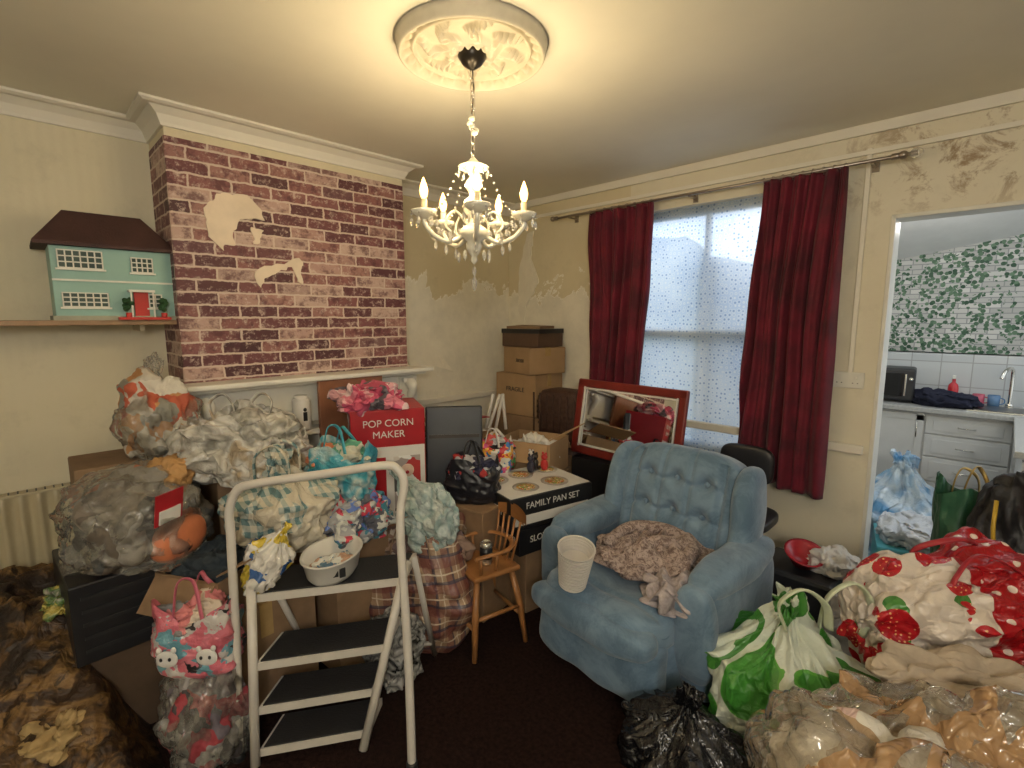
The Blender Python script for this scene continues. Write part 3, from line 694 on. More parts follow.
g=G('suitcase',(-2.30,2.86,0)); g.box((.34,.2,.62),(0,0,.34),M('suitcase_brown',(.05,.025,.02),.6,bs=.5,bscale=60),bev=.04,seg=4); g.box((.3,.01,.56),(0,-.105,.34),card2); g.tube([(-.06,0,.64),(-.06,0,.69),(.06,0,.69),(.06,0,.64)],.01,bprint); g.done()
g=G('wicker_basket',(-2.30,2.86,.70)); wk=M('dark_wicker',(.06,.028,.018),.7,ns=30,bs=.8,bscale=70)
g.blob((.42,.26,.38),(0,0,.19),wk,4,4,lambda q,p:q+p*.006*math.sin(q.z*160)*(1 if abs(p.z)<.8 else 0))
for k in range(7): g.tube([(-.19+.063*k,-.137,.03),(-.19+.063*k,-.139,.35)],.007,wk,6)
g.done()
carton('cardboard_box',(-2.2,2.40,.0),(.40,.40,.58),card2,.3,tape).done()
g=carton('cardboard_box',(-2.2,2.40,.592),(.38,.32,.22),card,.3,open_=True); bag(g,(.3,.26,.16),(0,0,.12),wprint,211,n=4,a=.3,a2=.15); g.done()
carton('cardboard_box',(-1.70,2.78,0),(.7,.30,.66),bprint,0).done()
mir=M('mirror_silver',(.85,.85,.85),.02,1,var=0); frm=M('mahogany_frame',(.17,.02,.015),.3,ns=14)
gold=M('gilt_slip',(.5,.35,.12),.35,.6)
g=G('framed_mirror',(-1.69,2.72,.93),rot=(rad(-9),0,rad(-3)))
w,h=.82,.51
g.box((w-.06,.01,h-.06),(0,0,0),M('mirror_backing',(.2,.12,.07),.8)); g.add([(-w/2+.05,-.008,-h/2+.05),(w/2-.05,-.008,-h/2+.05),(w/2-.05,-.008,h/2-.05),(-w/2+.05,-.008,h/2-.05)],[[0,1,2,3]],mir,False)
for sx in (-1,1): g.box((.055,.03,h),(sx*(w/2-.027),-.01,0),frm,bev=.01); g.box((.010,.012,h-.10),(sx*(w/2-.062),-.018,0),wprint)
for sz in (-1,1): g.box((w,.03,.055),(0,-.01,sz*(h/2-.027)),frm,bev=.01); g.box((w-.11,.012,.010),(0,-.018,sz*(h/2-.062)),wprint)
g.done()
carton('cardboard_box',(-1.88,2.08,0),(.36,.44,.34),card2,rad(-8),tape).done()
g=carton('boxed_slow_cooker',(-1.90,2.06,.345),(.42,.50,.14),bprint,rad(-8)); o=g.done(); text(o,'SLOW COOKER',.05,(.212,0,.08),(math.pi/2,0,math.pi/2),wprint); text(o,'SLOW COOKER',.05,(0,-.252,.08),(math.pi/2,0,0),wprint)
g=carton('boxed_pan_set',(-1.90,2.05,.492),(.44,.56,.17),bprint,rad(-12)); g.box((.42,.54,.003),(0,0,.176),wprint)
foodm=patches('food_print',[(.5,.08,.03),(.6,.4,.1),(.1,.25,.05),(.75,.65,.5),(.35,.15,.05)],60,bs=0)
for i,(x,y,r) in enumerate([(-.1,-.18,.08),(.1,-.1,.075),(-.1,.0,.075),(.1,.1,.08),(-.1,.19,.07)]):
    g.lathe([(.0001,.002),(r*.75,.002),(r,.003),(r,0)],(x,y,.1785),M('plate_rim',(.40,.36,.32),.3),24); g.lathe([(.0001,.0045),(r*.7,.0045),(r*.72,.003)],(x,y,.1785),foodm,20)
g.box((.003,.5,.05),(.2215,0,.05),wprint); o=g.done(); text(o,'FAMILY PAN SET',.05,(.2235,0,.125),(math.pi/2,0,math.pi/2),wprint); text(o,'FAMILY SET',.06,(0,-.2825,.09),(math.pi/2,0,0),wprint)
g=G('toy_figures',(-2.0,2.2,.673))
for i,(x,y,cl_) in enumerate([(0,0,(.02,.02,.02)),(.05,.03,(.45,.03,.03)),(-.05,.02,(.6,.6,.58)),(.02,-.06,(.03,.03,.05))]):
    mm=M('toy_fig_%d'%i,cl_,.4); g.blob((.045,.04,.07),(x,y,.035),mm,2.5,3); g.blob((.04,.04,.04),(x,y,.085),mm,2,3); g.blob((.016,.012,.016),(x-.013,y,.108),mm,2,2); g.blob((.016,.012,.016),(x+.013,y,.108),mm,2,2)
g.done()
# ------------------------------------------------------------------ centre pile
carton('cardboard_box',(-2.42,1.40,0),(.46,.42,.52),card2,.1,tape).done()
g=carton('boxed_popcorn_maker',(-2.42,1.42,.525),(.36,.38,.60),rprint,rad(-25)) 
g.box((.003,.37,.40),(.182,0,.205),wprint); g.box((.35,.003,.40),(0,-.192,.205),wprint)
clown=patches('carton_print',[(.6,.55,.5),(.4,.03,.03),(.08,.08,.08),(.7,.7,.68),(.35,.3,.28)],14,bs=0)
g.box((.003,.14,.30),(.184,.09,.20),clown); g.box((.003,.14,.30),(.184,-.09,.20),rprint); g.box((.16,.003,.30),(.08,-.194,.20),clown); g.box((.14,.003,.30),(-.09,-.194,.20),rprint)
g.blob((.006,.07,.07),(.186,.09,.27),M('clown_face',(.7,.5,.4),.5),2,3); g.blob((.008,.02,.02),(.188,.09,.26),rprint,2,2)
o=g.done(); text(o,'POP CORN',.052,(.1845,0,.53),(math.pi/2,0,math.pi/2),wprint); text(o,'MAKER',.052,(.1845,0,.47),(math.pi/2,0,math.pi/2),wprint); text(o,'POP CORN',.050,(0,-.194,.53),(math.pi/2,0,0),wprint); text(o,'MAKER',.050,(0,-.194,.47),(math.pi/2,0,0),wprint)
pinkc=patches('pink_clothes',[(.62,.20,.26),(.68,.50,.50),(.12,.10,.12),(.64,.34,.36),(.5,.08,.15)],16)
g=G('folded_clothes_pile',(-2.44,1.34,1.125),.2); bag(g,(.36,.30,.12),(0,0,.045),pinkc,21,n=5,a=.22,a2=.12,zs=.3)
for k in range(3): g.blob((.24-.03*k,.2,.035),(.02*k,.01*k,.06+.025*k),pinkc,3,4,lambda q,p:q+p*.02*noise.noise(q*9+Vector((k,0,0))),rot=(0,0,k*.7))
g.done()
g=G('wooden_board',(-2.72,1.38,.4)); g.box((.03,.4,.86),(0,0,.43),M('board_brown',(.24,.10,.05),.5,ns=9),bev=.005); g.done()
g=G('storage_jar',(-2.76,1.10,.981)); g.lathe([(.0001,0),(.045,0),(.048,.01),(.048,.16),(.044,.175),(.0001,.175)],(0,0,0),wprint,24); g.cyl(.036,.02,(0,0,.183),wprint); g.box((.004,.022,.05),(.048,.0,.08),bprint,bev=.001); g.blob((.006,.02,.022),(.048,0,.118),bprint,2,2); g.done()
g=G('portfolio_case',(-2.26,1.78,.30),rot=(0,rad(-8),rad(-38))); g.box((.05,.34,.78),(0,0,.39),M('black_vinyl',(.018,.021,.027),.4),bev=.012,seg=3); g.box((.003,.3,.02),(.027,0,.6),dkm); g.done()
carton('cardboard_box',(-2.32,1.85,0),(.42,.40,.29),card2,.2).done()
g=G('paper_heap',(-2.75,2.2,0)); g.box((.5,.6,.75),(0,0,.375),card,bev=.01)
for k in range(26): g.box((random.uniform(.12,.3),random.uniform(.1,.25),.006),(random.uniform(-.12,.12),random.uniform(-.2,.2),.755+k*.0065),random.choice([wprint,card,card2,wprint,rprint]),rot=(random.uniform(-.08,.08),random.uniform(-.08,.08),random.uniform(0,3)))
for k in range(4): g.cyl(.012,.26,(.12+.03*k,.2+.02*k,.93),random.choice([wprint,card,wprint]),rot=(random.uniform(-.3,.1),random.uniform(-.1,.3),0),seg=10)
g.done()
carton('cardboard_box',(-2.02,1.74,0),(.34,.30,.60),card2,.15).done()
tote('black_shopping_bag',(-2.02,1.72,.605),.26,.18,.22,M('black_bag',(.015,.015,.02),.3,bs=.4),14,rz=rad(40),inner=patches('mixed_cloth',[(.02,.02,.05),(.4,.4,.42),(.3,.02,.02)],14),handles=bprint).done()
carb=patches('cartoon_bag',[(.7,.68,.62),(.5,.03,.04),(.05,.2,.5),(.75,.4,.05),(.06,.3,.1),(.65,.1,.25)],28,rough=.3)
carton('cardboard_box',(-2.26,2.03,.295),(.2,.2,.35),card,.3).done()
tote('cartoon_shopping_bag',(-2.20,2.05,.65),.22,.15,.20,carb,15,rz=rad(30),inner=patches('cloth_mix2',[(.5,.5,.5),(.6,.1,.1),(.05,.05,.05)],14),handles=wprint,htall=.08).done()
def plaidmat():
    m,nt,b=nmat('plaid_woven'); v=coord(nt); x,y,z=sep(nt,v)[:3]; h=math_(nt,'ADD',x,y)
    col=mixc(nt,noi(nt,v,40),(.30,.19,.12),(.40,.27,.17))
    for s in (h,z):
        col=mixc(nt,math_(nt,'MULTIPLY',stripe(nt,s,9.,.42),.6),col,(.16,.035,.03)); 
        col=mixc(nt,math_(nt,'MULTIPLY',stripe(nt,math_(nt,'ADD',s,.07),9.,.12),.75),col,(.03,.03,.06))
        col=mixc(nt,math_(nt,'MULTIPLY',stripe(nt,math_(nt,'ADD',s,.03),9.,.06),.8),col,(.65,.55,.42))
    setc(nt,b,col); b.inputs['Roughness'].default_value=.4; bump(nt,b,creases(nt,v,12),.3,.015); return m
tote('plaid_laundry_bag',(-2.0,1.34,0),.48,.36,.54,plaidmat(),17,rz=rad(40),inner=patches('laundry',[(.3,.2,.15),(.15,.1,.1),(.5,.45,.4)],9),bulge=.16,rim=.06,cr_a=.04,handles=M('laundry_handle',(.3,.2,.12),.6)).done()
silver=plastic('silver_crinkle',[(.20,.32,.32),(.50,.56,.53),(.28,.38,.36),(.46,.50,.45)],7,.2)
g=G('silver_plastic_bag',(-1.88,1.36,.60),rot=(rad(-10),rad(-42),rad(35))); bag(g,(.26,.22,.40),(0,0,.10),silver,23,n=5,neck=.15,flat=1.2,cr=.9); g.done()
# ------------------------------------------------------------------ child's high chair
pine=M('varnished_pine',(.34,.15,.05),.35,ns=10)
g=G('childs_high_chair',(-1.755,1.56,0),rad(-12))
g.box((.27,.26,.025),(0,0,.385),pine,bev=.01)
for sx,sy in [(-1,-1),(1,-1),(-1,1),(1,1)]: g.tube([(sx*.095,sy*.095,.375),(sx*.13,sy*.125,.2),(sx*.155,sy*.145,0)],[.014,.018,.012],pine,10)
for sy in (-1,1): g.tube([(-.135,sy*.13,.14),(.135,sy*.13,.14)],.010,pine)
for sx in (-1,1): g.tube([(sx*.135,-.13,.19),(sx*.135,.13,.19)],.010,pine)
for sx in (-1,1):
    g.tube([(sx*.11,-.08,.39),(sx*.12,-.09,.49)],.009,pine); g.tube([(sx*.11,.0,.39),(sx*.125,.0,.49)],.008,pine)
arc=[( .13*math.cos(a),.02+.12*math.sin(a),.49) for a in [math.pi*k/12 for k in range(13)]]
g.tube([(.125,-.12,.49)]+arc+[(-.125,-.12,.49)],.014,pine,8,flat=.6)
for a in (-.08,-.04,0,.04,.08): g.tube([(a,.105,.39),(a*1.1,.13,.49),(a*1.25,.15,.60)],.006,pine)
for yo in (.155,.17): g.surf(lambda u,v:Vector((-.12+.24*u,yo+.03*(1-(2*u-1)**2)*.6,.585+.05*v+.018*math.sin(math.pi*u)*v)),16,3,pine)
g.done()
g=G('drink_can',(-1.73,1.55,.398)); g.lathe([(.0001,0),(.026,0),(.031,.008),(.031,.1),(.026,.112),(.024,.112),(.024,.109),(.0001,.109)],(0,0,0),M('can_print',(.5,.5,.45),.25,.8,ns=30,var=.8),24); g.lathe([(.0313,.03),(.0313,.09)],(0,0,0),bprint,24); g.done()
# ------------------------------------------------------------------ left pile by chimney
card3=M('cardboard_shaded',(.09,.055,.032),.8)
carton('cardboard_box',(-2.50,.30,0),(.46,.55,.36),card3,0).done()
g=carton('storage_crate',(-2.46,.22,.365),(.44,.36,.30),bprint,.05)
for k in range(5): g.box((.004,.30,.012),(.222,0,.05+k*.05),dk)
g.done()
carton('cardboard_box',(-2.2,.60,0),(.36,.42,.46),card2,.1,tape).done()
g=carton('cardboard_box',(-2.18,.52,.465),(.30,.34,.17),card2,.5,open_=True); bag(g,(.28,.3,.2),(0,0,.12),M('dark_fleece',(.02,.03,.04),.9,bs=.5),18,n=4); g.done()
carton('cardboard_box',(-2.64,.82,0),(.32,.46,.92),card2,0).done()
inA=patches('bag_contents_a',[(.5,.45,.38),(.45,.10,.05),(.25,.24,.2),(.6,.56,.48),(.5,.25,.1)],14)
inB=patches('bag_contents_b',[(.10,.08,.06),(.16,.13,.1),(.35,.12,.06),(.05,.05,.05),(.22,.2,.17)],8)
inC=patches('bag_contents_c',[(.06,.05,.05),(.30,.04,.05),(.12,.10,.12),(.3,.28,.27)],14)
clr=film_plastic('clear_film',(.60,.57,.50),.17,.14,gl_=1.4,bsc=9,bst=.3)
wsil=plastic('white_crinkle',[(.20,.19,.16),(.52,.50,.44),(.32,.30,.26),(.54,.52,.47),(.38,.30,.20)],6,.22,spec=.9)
mkbag('clear_bag_of_toys',(-2.64,.42,1.0),(.30,.28,.42),clr,40,neck=.15,inner=inA,cr=.8,ins=.90).done()
carton('cardboard_box',(-2.75,.32,.67),(.3,.4,.32),card2,0).done()
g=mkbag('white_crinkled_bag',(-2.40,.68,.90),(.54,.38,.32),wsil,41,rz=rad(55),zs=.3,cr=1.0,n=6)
for sx in (-1,1): g.tube(smooth_path([(sx*.10,.02,.22),(sx*.13,.03,.32),(sx*.08,.05,.36),(sx*.03,.03,.30),(sx*.04,.01,.22)]),.016,wsil,6,flat=.3)
g.done()
g=mkbag('clear_bag_of_clothes',(-2.34,.28,.67),(.38,.44,.40),clr,42,rz=rad(35),inner=inB,cr=.8,ins=.90)
g.box((.004,.12,.12),(.205,-.06,.24),rprint,rot=(0,.15,0)); g.box((.005,.09,.05),(.206,-.06,.21),wprint,rot=(0,.15,0)); g.blob((.10,.24,.16),(.155,.02,.08),M('orange_toy',(.50,.16,.07),.6),2.4,3)
bag(g,(.16,.14,.14),(.06,.10,.30),M('amber_cloth',(.40,.22,.08),.7),143,n=4); g.done()
def checkbag():
    m,nt,b=nmat('checked_bag'); v=coord(nt); x,y,z=sep(nt,v)[:3]; h=math_(nt,'ADD',x,y)
    a=stripe(nt,h,20.,.5); c=stripe(nt,z,20.,.5)
    s=math_(nt,'ADD',a,c); col=ramp(nt,math_(nt,'MULTIPLY',s,.5),[(0,(.52,.48,.38)),(.4,(.34,.38,.34)),(.9,(.12,.21,.22))],'CONSTANT')
    n=noi(nt,v,4,2,.5,.4); col=mixc(nt,ramp(nt,n,[(.47,0.),(.50,1.)],'CONSTANT'),col,(.50,.45,.35))
    setc(nt,b,col); b.inputs['Roughness'].default_value=.24; bump(nt,b,creases(nt,v,16),.3,.015); return m
ck=checkbag()
g=mkbag('checked_plastic_bag',(-2.14,.74,.64),(.42,.36,.42),ck,43,rz=rad(50),neck=.05,cr=.8)
for sy in (-1,1): g.tube(smooth_path([(-.07,.06*sy,.30),(-.06,.07*sy,.40),(0,.05*sy,.44),(.06,.07*sy,.40),(.07,.06*sy,.30)]),.014,ck,6,flat=.3)
g.done()
carton('cardboard_box',(-2.14,1.02,0),(.30,.28,.62),card2,.1).done()
stc=patches('striped_clothes',[(.50,.05,.08),(.35,.35,.35),(.05,.2,.26),(.55,.55,.5),(.1,.1,.12),(.12,.2,.5)],24)
g=G('striped_clothes_heap',(-2.05,1.0,.62)); bag(g,(.34,.34,.22),(0,0,.08),stc,44,n=5,a=.2,a2=.12,zs=.3); g.done()
tealp=plastic('teal_bag',[(.03,.22,.29),(.05,.32,.40),(.40,.48,.44),(.04,.28,.35)],7,.25)
tote('teal_shopping_bag',(-2.14,1.02,.74),.27,.20,.26,tealp,45,rz=rad(45),inner=patches('toys',[(.5,.5,.4),(.1,.3,.2),(.6,.2,.1)],14),handles=M('teal_handle',(.05,.30,.37),.4),cr_a=.05).done()
pinkb=patches('pink_cartoon_bag',[(.58,.14,.18),(.60,.18,.22),(.50,.47,.44),(.13,.30,.36),(.56,.14,.17),(.03,.03,.03),(.58,.14,.18)],26,rough=.3,bs=.3)
mkbag('clear_bag_of_clothes',(-1.95,.38,0),(.28,.26,.42),clr,46,inner=inC,cr=.7,ins=.9).done()
g=tote('pink_shopping_bag',(-1.98,.38,.34),.25,.16,.24,pinkb,47,rz=rad(50),inner=patches('toys2',[(.6,.5,.4),(.6,.2,.2),(.2,.2,.2)],14),handles=M('pink_handle',(.50,.12,.17),.4))
for x in (-.06,.07):
    g.blob((.07,.016,.06),(x,-.100,.10),wprint,2.2,3)
    for ex in (-.014,.014): g.blob((.010,.006,.014),(x+ex,-.110,.105),bprint,2,2); g.blob((.018,.012,.022),(x+ex*1.7,-.100,.132),wprint,2,2)
g.done()
mkbag('crumpled_magazine_bag',(-1.83,1.08,0),(.22,.22,.34),plastic('bw_print_bag',[(.03,.03,.03),(.4,.4,.38),(.1,.1,.1),(.5,.48,.45)],12),48,n=5,cr=1.1).done()
m,nt,b=nmat('brown_gold_patterned_cloth'); v=coord(nt)
n1=noi(nt,v,3.4,5,.7,.8); n2=noi(nt,v,11,4,.7,1.)
col=ramp(nt,n1,[(.36,(.010,.006,.004)),(.47,(.032,.017,.010)),(.53,(.12,.064,.022)),(.58,(.21,.12,.042)),(.62,(.05,.025,.012)),(.72,(.015,.010,.008))])
col=mixc(nt,ramp(nt,n2,[(.54,0.),(.62,.85)]),col,(.018,.011,.008)); setc(nt,b,col); b.inputs['Roughness'].default_value=.55; bump(nt,b,creases(nt,v,9),.5,.02); bgc=m
g=G('patterned_blanket_heap'); pj=[plgrid(300+i,6+5*i*i,6+5*i*i,.07/(1+i*1.1)) for i in range(4)]
def heap(u,v):
    x=-3.02+1.42*u; y=-1.0+1.24*v
    hx=.50*(1-u)**.8+.05; edge=min(1,(1-u)*7)*min(1,(1-v)*9)
    j=pj[0](u*.99,v*.99)+pj[1](u*.99,v*.99)+pj[2](u*.99,v*.99)+pj[3](u*.99,v*.99)
    h=(hx+.10*noise.noise(Vector((x*2.2,y*2.2,4)))+.05*abs(noise.noise(Vector((x*5,y*5,1))))+j.z)*edge
    return Vector((x+j.x*.6*edge,y+j.y*.6*edge,max(.004,h)))
g.surf(heap,96,84,bgc); g.done()
g=G('yellow_cloth',(-2.08,-.02,.24)); bag(g,(.20,.15,.08),(0,0,.02),M('yellow_cloth',(.36,.25,.11),.8,bs=.5),55,n=4,a=.3,a2=.15); g.done()
g=G('food_wrapper',(-2.50,.04,.50)); bag(g,(.18,.11,.06),(0,0,.02),plastic('wrapper',[(.4,.38,.3),(.1,.2,.06),(.5,.4,.1)],20),56,n=4,a=.3,a2=.15); g.done()
g=G('paper_scraps')
for k,(x,y) in enumerate([(-1.56,.13),(-1.52,.20),(-1.88,.28),(-1.62,.22),(-1.75,.30)]):
    n=9; vs=[(x,y,.012)]+[(x+.045*random.uniform(.5,1)*math.cos(a*2*math.pi/n),y+.045*random.uniform(.5,1)*math.sin(a*2*math.pi/n),random.uniform(.003,.02)) for a in range(n)]
    g.add(vs,[[0,1+i,1+(i+1)%n] for i in range(n)],wprint,False)
g.done()
# ------------------------------------------------------------------ step ladder
lad=M('ladder_white',(.58,.54,.48),.35,var=.08); trd=M('ladder_tread_black',(.018,.018,.02),.6,bs=.5,bscale=150)
LF=Vector((-1.85,.44,0)); RF=Vector((-1.37,.865,0)); wd=(RF-LF).normalized(); nb=Vector((-wd.y,wd.x,0))
KS=.30
def LP(s,b,z,k=0): return tuple(LF+wd*s+nb*(b+s*k)+Vector((0,0,z)))
W=(RF-LF).length
g=G('step_ladder')
hoop=[LP(.0,0,.0),LP(-.005,.04,.4),LP(-.02,.08,.82),LP(-.025,.09,.91),LP(.0,.095,.98),LP(.06,.10,1.01),LP(W/2,.13,1.045),LP(W-.12,.16,1.07),LP(W-.07,.165,1.055),LP(W-.045,.16,1.00),LP(W-.055,.13,.85),LP(W-.02,.06,.4),LP(W,0,0)]
g.tube(smooth_path(hoop,6),.0155,lad,12)
g.tube([LP(.08,-.03,.01),LP(.05,.07,.66)],.017,lad,8); g.tube([LP(W-.20,.06,.01),LP(W-.07,.25,.66)],.017,lad,8)
g.tube([LP(.05,.50,.01),LP(.06,.16,.64)],.013,lad,8); g.tube([LP(W-.05,.60,.01),LP(W-.06,.32,.64)],.013,lad,8)
g.tube([LP(.05,.46,.1),LP(W-.05,.55,.1)],.010,lad,8)
def slab(s0,s1,b0,b1,z):
    P=[LP(s0,b0,z,KS),LP(s1,b0,z,KS),LP(s1,b1,z,KS),LP(s0,b1,z,KS)]; Q=[(p[0],p[1],p[2]+.006) for p in P]; R=[(p[0],p[1],p[2]-.03) for p in P]
    ctr=sum((Vector(p) for p in P),Vector())/4
    sh=lambda p,k:tuple(ctr+(Vector(p)-ctr)*k)
    g.add(P+R,[[0,1,2,3],[4,5,6,7],[0,1,5,4],[1,2,6,5],[2,3,7,6],[3,0,4,7]],lad,False)
    T2=[sh(p,.94) for p in Q]; B2=[sh(p,.94) for p in P]
    g.add(T2+B2,[[0,1,2,3],[0,1,5,4],[1,2,6,5],[2,3,7,6],[3,0,4,7]],trd,False)
slab(.09,W-.19,-.04,.12,.06); slab(.085,W-.17,-.02,.14,.21); slab(.075,W-.13,.0,.18,.37); slab(.06,W-.08,.06,.27,.60)
for s in (0,W): g.cyl(.02,.03,LP(s,0,.015),dk)
g.done()
g=G('oval_bowl',LP(W*.44,.15+W*.44*KS,.609)); bw=M('bowl_white',(.60,.58,.53),.3,var=.04)
g.lathe([(.0001,.0),(.09,.0),(.105,.02),(.12,.085),(.128,.09),(.126,.095),(.115,.09),(.10,.025),(.0001,.018)],(0,0,0),bw,40,scale=(.85,1.15),rot=(0,0,rad(40)))
for k in range(6):
    a=-1.35+k*.24
    g.box((.022,.004,.035 if k%2 else .022),(.116*math.cos(a),.110*math.sin(a),.05),dk,rot=(0,0,a+math.pi/2))
bag(g,(.12,.16,.05),(0,0,.035),patches('soapy_items',[(.6,.6,.55),(.1,.2,.3),(.5,.3,.2)],30),60,n=4); g.done()
pk=patches('bread_pack',[(.66,.63,.55),(.68,.65,.58),(.64,.6,.54),(.6,.45,.06),(.05,.12,.3),(.66,.62,.55)],18,rough=.25,bs=.3)
g=G('bread_packet',LP(.04,.13,.64),rot=(rad(-12),rad(28),rad(20))); bag(g,(.14,.12,.28),(0,0,.08),pk,61,n=4,flat=1.2,neck=.1,a=.1); g.done()
# ------------------------------------------------------------------ right-hand foreground
def greenbag():
    m,nt,b=nmat('green_white_bag'); v=coord(nt)
    n=noi(nt,v,3.8,1,.4,.4); col=ramp(nt,n,[(0,(.05,.24,.03)),(.42,(.09,.32,.04)),(.43,(.56,.60,.50)),(.53,(.58,.62,.52)),(.54,(.05,.20,.03)),(.60,(.55,.60,.5))],'CONSTANT')
    setc(nt,b,col); b.inputs['Roughness'].default_value=.36; bump(nt,b,creases(nt,v,14),.3,.015); return m
g=mkbag('green_shopping_bag',(-.49,1.95,0),(.52,.46,.64),greenbag(),70,rz=.4,neck=.06,n=6,cr=.7)
hc=M('bag_handle_cream',(.55,.6,.42),.4)
g.tube(smooth_path([(-.02,-.1,.5),(-.05,-.12,.60),(.02,-.1,.66),(.1,-.06,.60),(.12,-.04,.5)]),.018,hc,6,flat=.3)
g.tube(smooth_path([(.10,.0,.48),(.12,.0,.60),(.20,.02,.66),(.26,.04,.58),(.24,.05,.45)]),.02,hc,6,flat=.3); g.done()
def strawmat():
    m,nt,b=nmat('strawberry_bag'); v=coord(nt); x,y,z=sep(nt,v)[:3]
    vo=N(nt,'ShaderNodeTexVoronoi',{'Vector':v,'Scale':6.8,'Randomness':.5}).outputs['Distance']
    vg=N(nt,'ShaderNodeTexVoronoi',{'Vector':N(nt,'ShaderNodeVectorMath',{0:v,1:(0,0,-.05)},operation='ADD').outputs[0],'Scale':6.8,'Randomness':.5}).outputs['Distance']
    seeds=N(nt,'ShaderNodeTexVoronoi',{'Vector':v,'Scale':60.,'Randomness':.3}).outputs['Distance']
    strb=mixc(nt,math_(nt,'LESS_THAN',seeds,.22),(.45,.010,.018),(.8,.45,.2))
    a=mixc(nt,math_(nt,'LESS_THAN',vg,.27),(.66,.58,.50),(.06,.22,.04)); a=mixc(nt,math_(nt,'LESS_THAN',vo,.45),a,strb)
    d=N(nt,'ShaderNodeTexVoronoi',{'Vector':v,'Scale':17.,'Randomness':.2}).outputs['Distance']
    r=mixc(nt,math_(nt,'LESS_THAN',d,.22),(.36,.008,.013),(.72,.6,.52))
    side=math_(nt,'GREATER_THAN',math_(nt,'ADD',x,math_(nt,'MULTIPLY',noi(nt,v,3,1),.1)),.0)
    setc(nt,b,mixc(nt,side,a,r)); b.inputs['Roughness'].default_value=.3; bump(nt,b,creases(nt,v,12),.3,.015); return m
sm=strawmat()
mkbag('grey_plastic_bag',(-.22,2.52,0),(.6,.45,.42),M('grey_bag',(.3,.3,.32),.4,bs=.5),71).done()
g=G('strawberry_shopping_bag',(-.02,2.36,.30),rot=(rad(6),rad(-8),rad(40)))
bag(g,(.72,.38,.48),(0,0,.21),sm,72,e=3.4,n=6,a=.10,a2=.05,cr=.75,flat=.9)
rh=M('red_handle',(.36,.02,.03),.4)
for sy in (-1,1): g.tube(smooth_path([(-.12,.1*sy,.40),(-.10,.09*sy,.47),(0,.05*sy,.52),(.10,.08*sy,.47),(.13,.1*sy,.40)]),.012,rh,6,flat=.35)
g.done()
cl=film_plastic('clear_polythene',(.66,.58,.46),.24,.10,(.96,.93,.86),bands=True,bsc=7,bst=.5,gl_=1.7)
inS=patches('sack_contents',[(.58,.50,.40),(.70,.66,.58),(.34,.23,.13),(.62,.44,.38),(.50,.40,.29),(.66,.62,.54)],7,bs=.5)
mkbag('clear_polythene_sack',(.03,1.56,0),(.92,.78,.66),cl,73,rz=.7,a=.10,a2=.05,n=6,inner=inS,zs=.35,ins=.88,cr=.95).done()
g=G('canvas_bag',(.0,1.93,.46),rz=.6); bag(g,(.46,.20,.12),(0,0,.05),M('beige_canvas',(.44,.36,.27),.85,bs=.5,bscale=30),74,n=5,a=.2,a2=.08,zs=.3,cr=.6); g.done()
mkbag('bin_bag',(-.66,1.50,0),(.38,.34,.36),plastic('black_polythene',[(.006,.006,.007),(.016,.016,.018)],4,.22,bs=.4,bscale=14),75,neck=.12,cr=1.0).done()
tote('gift_bag',(-.06,2.93,.0),.24,.16,.84,M('green_gift',(.03,.11,.06),.4,bs=.3),76,rz=.3,handles=gold,bulge=.03).done()
oak=M('oak_wood',(.33,.16,.06),.45,ns=10)
g=G('wooden_chair',(.50,2.58,0),rz=.5)
for sx in (-1,1):
    g.box((.045,.045,1.05),(sx*.19,.19,.525),oak,bev=.008); g.box((.045,.045,.45),(sx*.19,-.19,.225),oak,bev=.008)
g.box((.44,.42,.035),(0,0,.46),oak,bev=.01)
for z in (.62,.78,.96): g.box((.36,.022,.06),(0,.19,z),oak,bev=.006)
g.done()
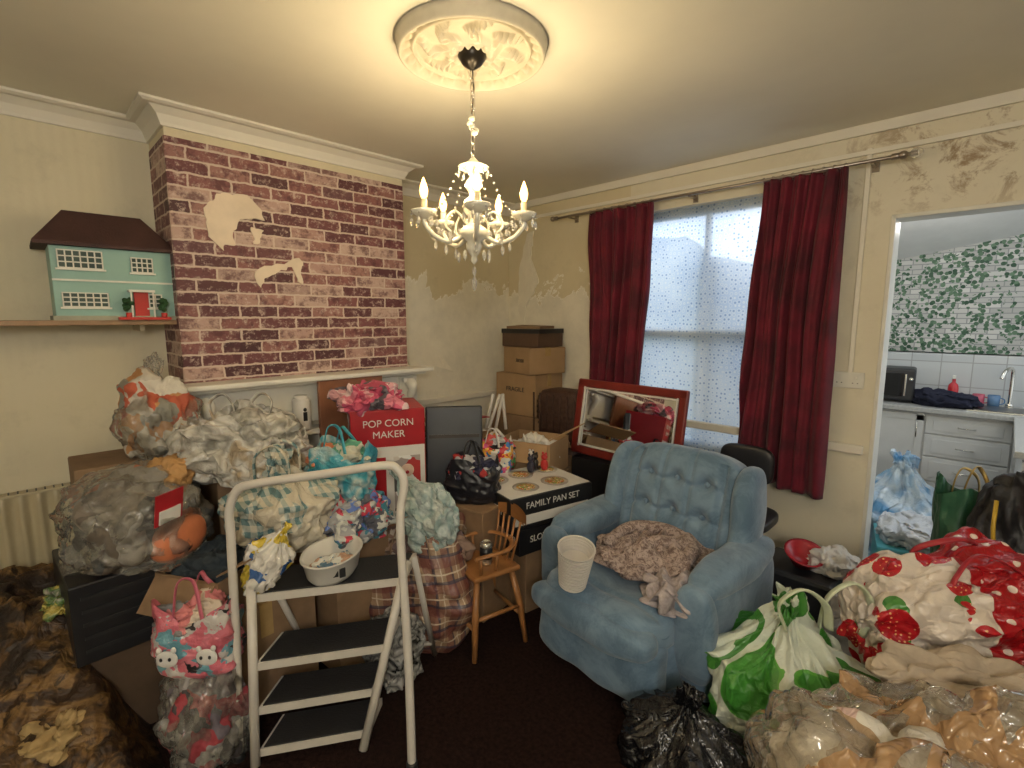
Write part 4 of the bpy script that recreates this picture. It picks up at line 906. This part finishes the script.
g=G('rucksack',(.12,2.76,.0)); bag(g,(.3,.26,1.02),(0,0,.5),M('black_nylon',(.015,.015,.017),.5,bs=.4),78,n=4,flat=1,cr=.5); g.tube([(-.1,-.13,.9),(-.1,-.16,.8),(-.08,-.15,.6)],.02,M('mustard',(.5,.32,.03),.5),6,flat=.4); g.done()
g=G('red_bowl_on_crate',(-.64,2.72,.0)); g.box((.34,.3,.36),(0,0,.18),dk,bev=.02); g.lathe([(.0001,0),(.05,0),(.09,.07),(.095,.075),(.08,.07),(.045,.012),(.0001,.01)],(0,0,.37),M('red_melamine',(.40,.02,.03),.3),28,rot=(.3,.2,0)); bag(g,(.2,.2,.12),(.12,.05,.40),wprint,80,n=4); g.done()
g=G('office_chair',(-1.02,2.90,0)); g.blob((.30,.06,.22),(0,.05,.76),dk,4,4); g.blob((.42,.36,.08),(0,-.1,.50),dk,4,4) ; g.tube([(0,.07,.66),(0,.06,.48),(0,-.05,.44)],.015,dk); g.cyl(.025,.4,(0,-.08,.26),chrome)
for k in range(5): a=k*1.2566; g.tube([(0,-.08,.08),(.2*math.cos(a),-.08+.2*math.sin(a),.05)],.015,dk); g.blob((.04,.04,.04),(.2*math.cos(a),-.08+.2*math.sin(a),.02),dk,2,2)
g.done()
# ------------------------------------------------------------------ world (overcast sky, brighter over the garden side), camera
w=D.worlds.new('World'); C.scene.world=w; w.use_nodes=True; nt=w.node_tree; bg=nt.nodes['Background']; bg.inputs[0].default_value=(.84,.92,1,1)
tc=nt.nodes.new('ShaderNodeTexCoord'); yv=sep(nt,tc.outputs['Generated'])[1]
st=N(nt,'ShaderNodeMapRange',{0:yv,1:-.2,2:.7,3:1.2,4:2.8}).outputs[0]; nt.links.new(st,bg.inputs[1])
cam=D.cameras.new('camera'); co=D.objects.new('camera',cam); C.scene.collection.objects.link(co); C.scene.camera=co
co.location=(0,0,1.6); co.rotation_euler=(rad(90-7.56),0,rad(45)); cam.sensor_width=36; cam.lens=17.47; cam.clip_start=.05
C.scene.view_settings.view_transform='Standard'
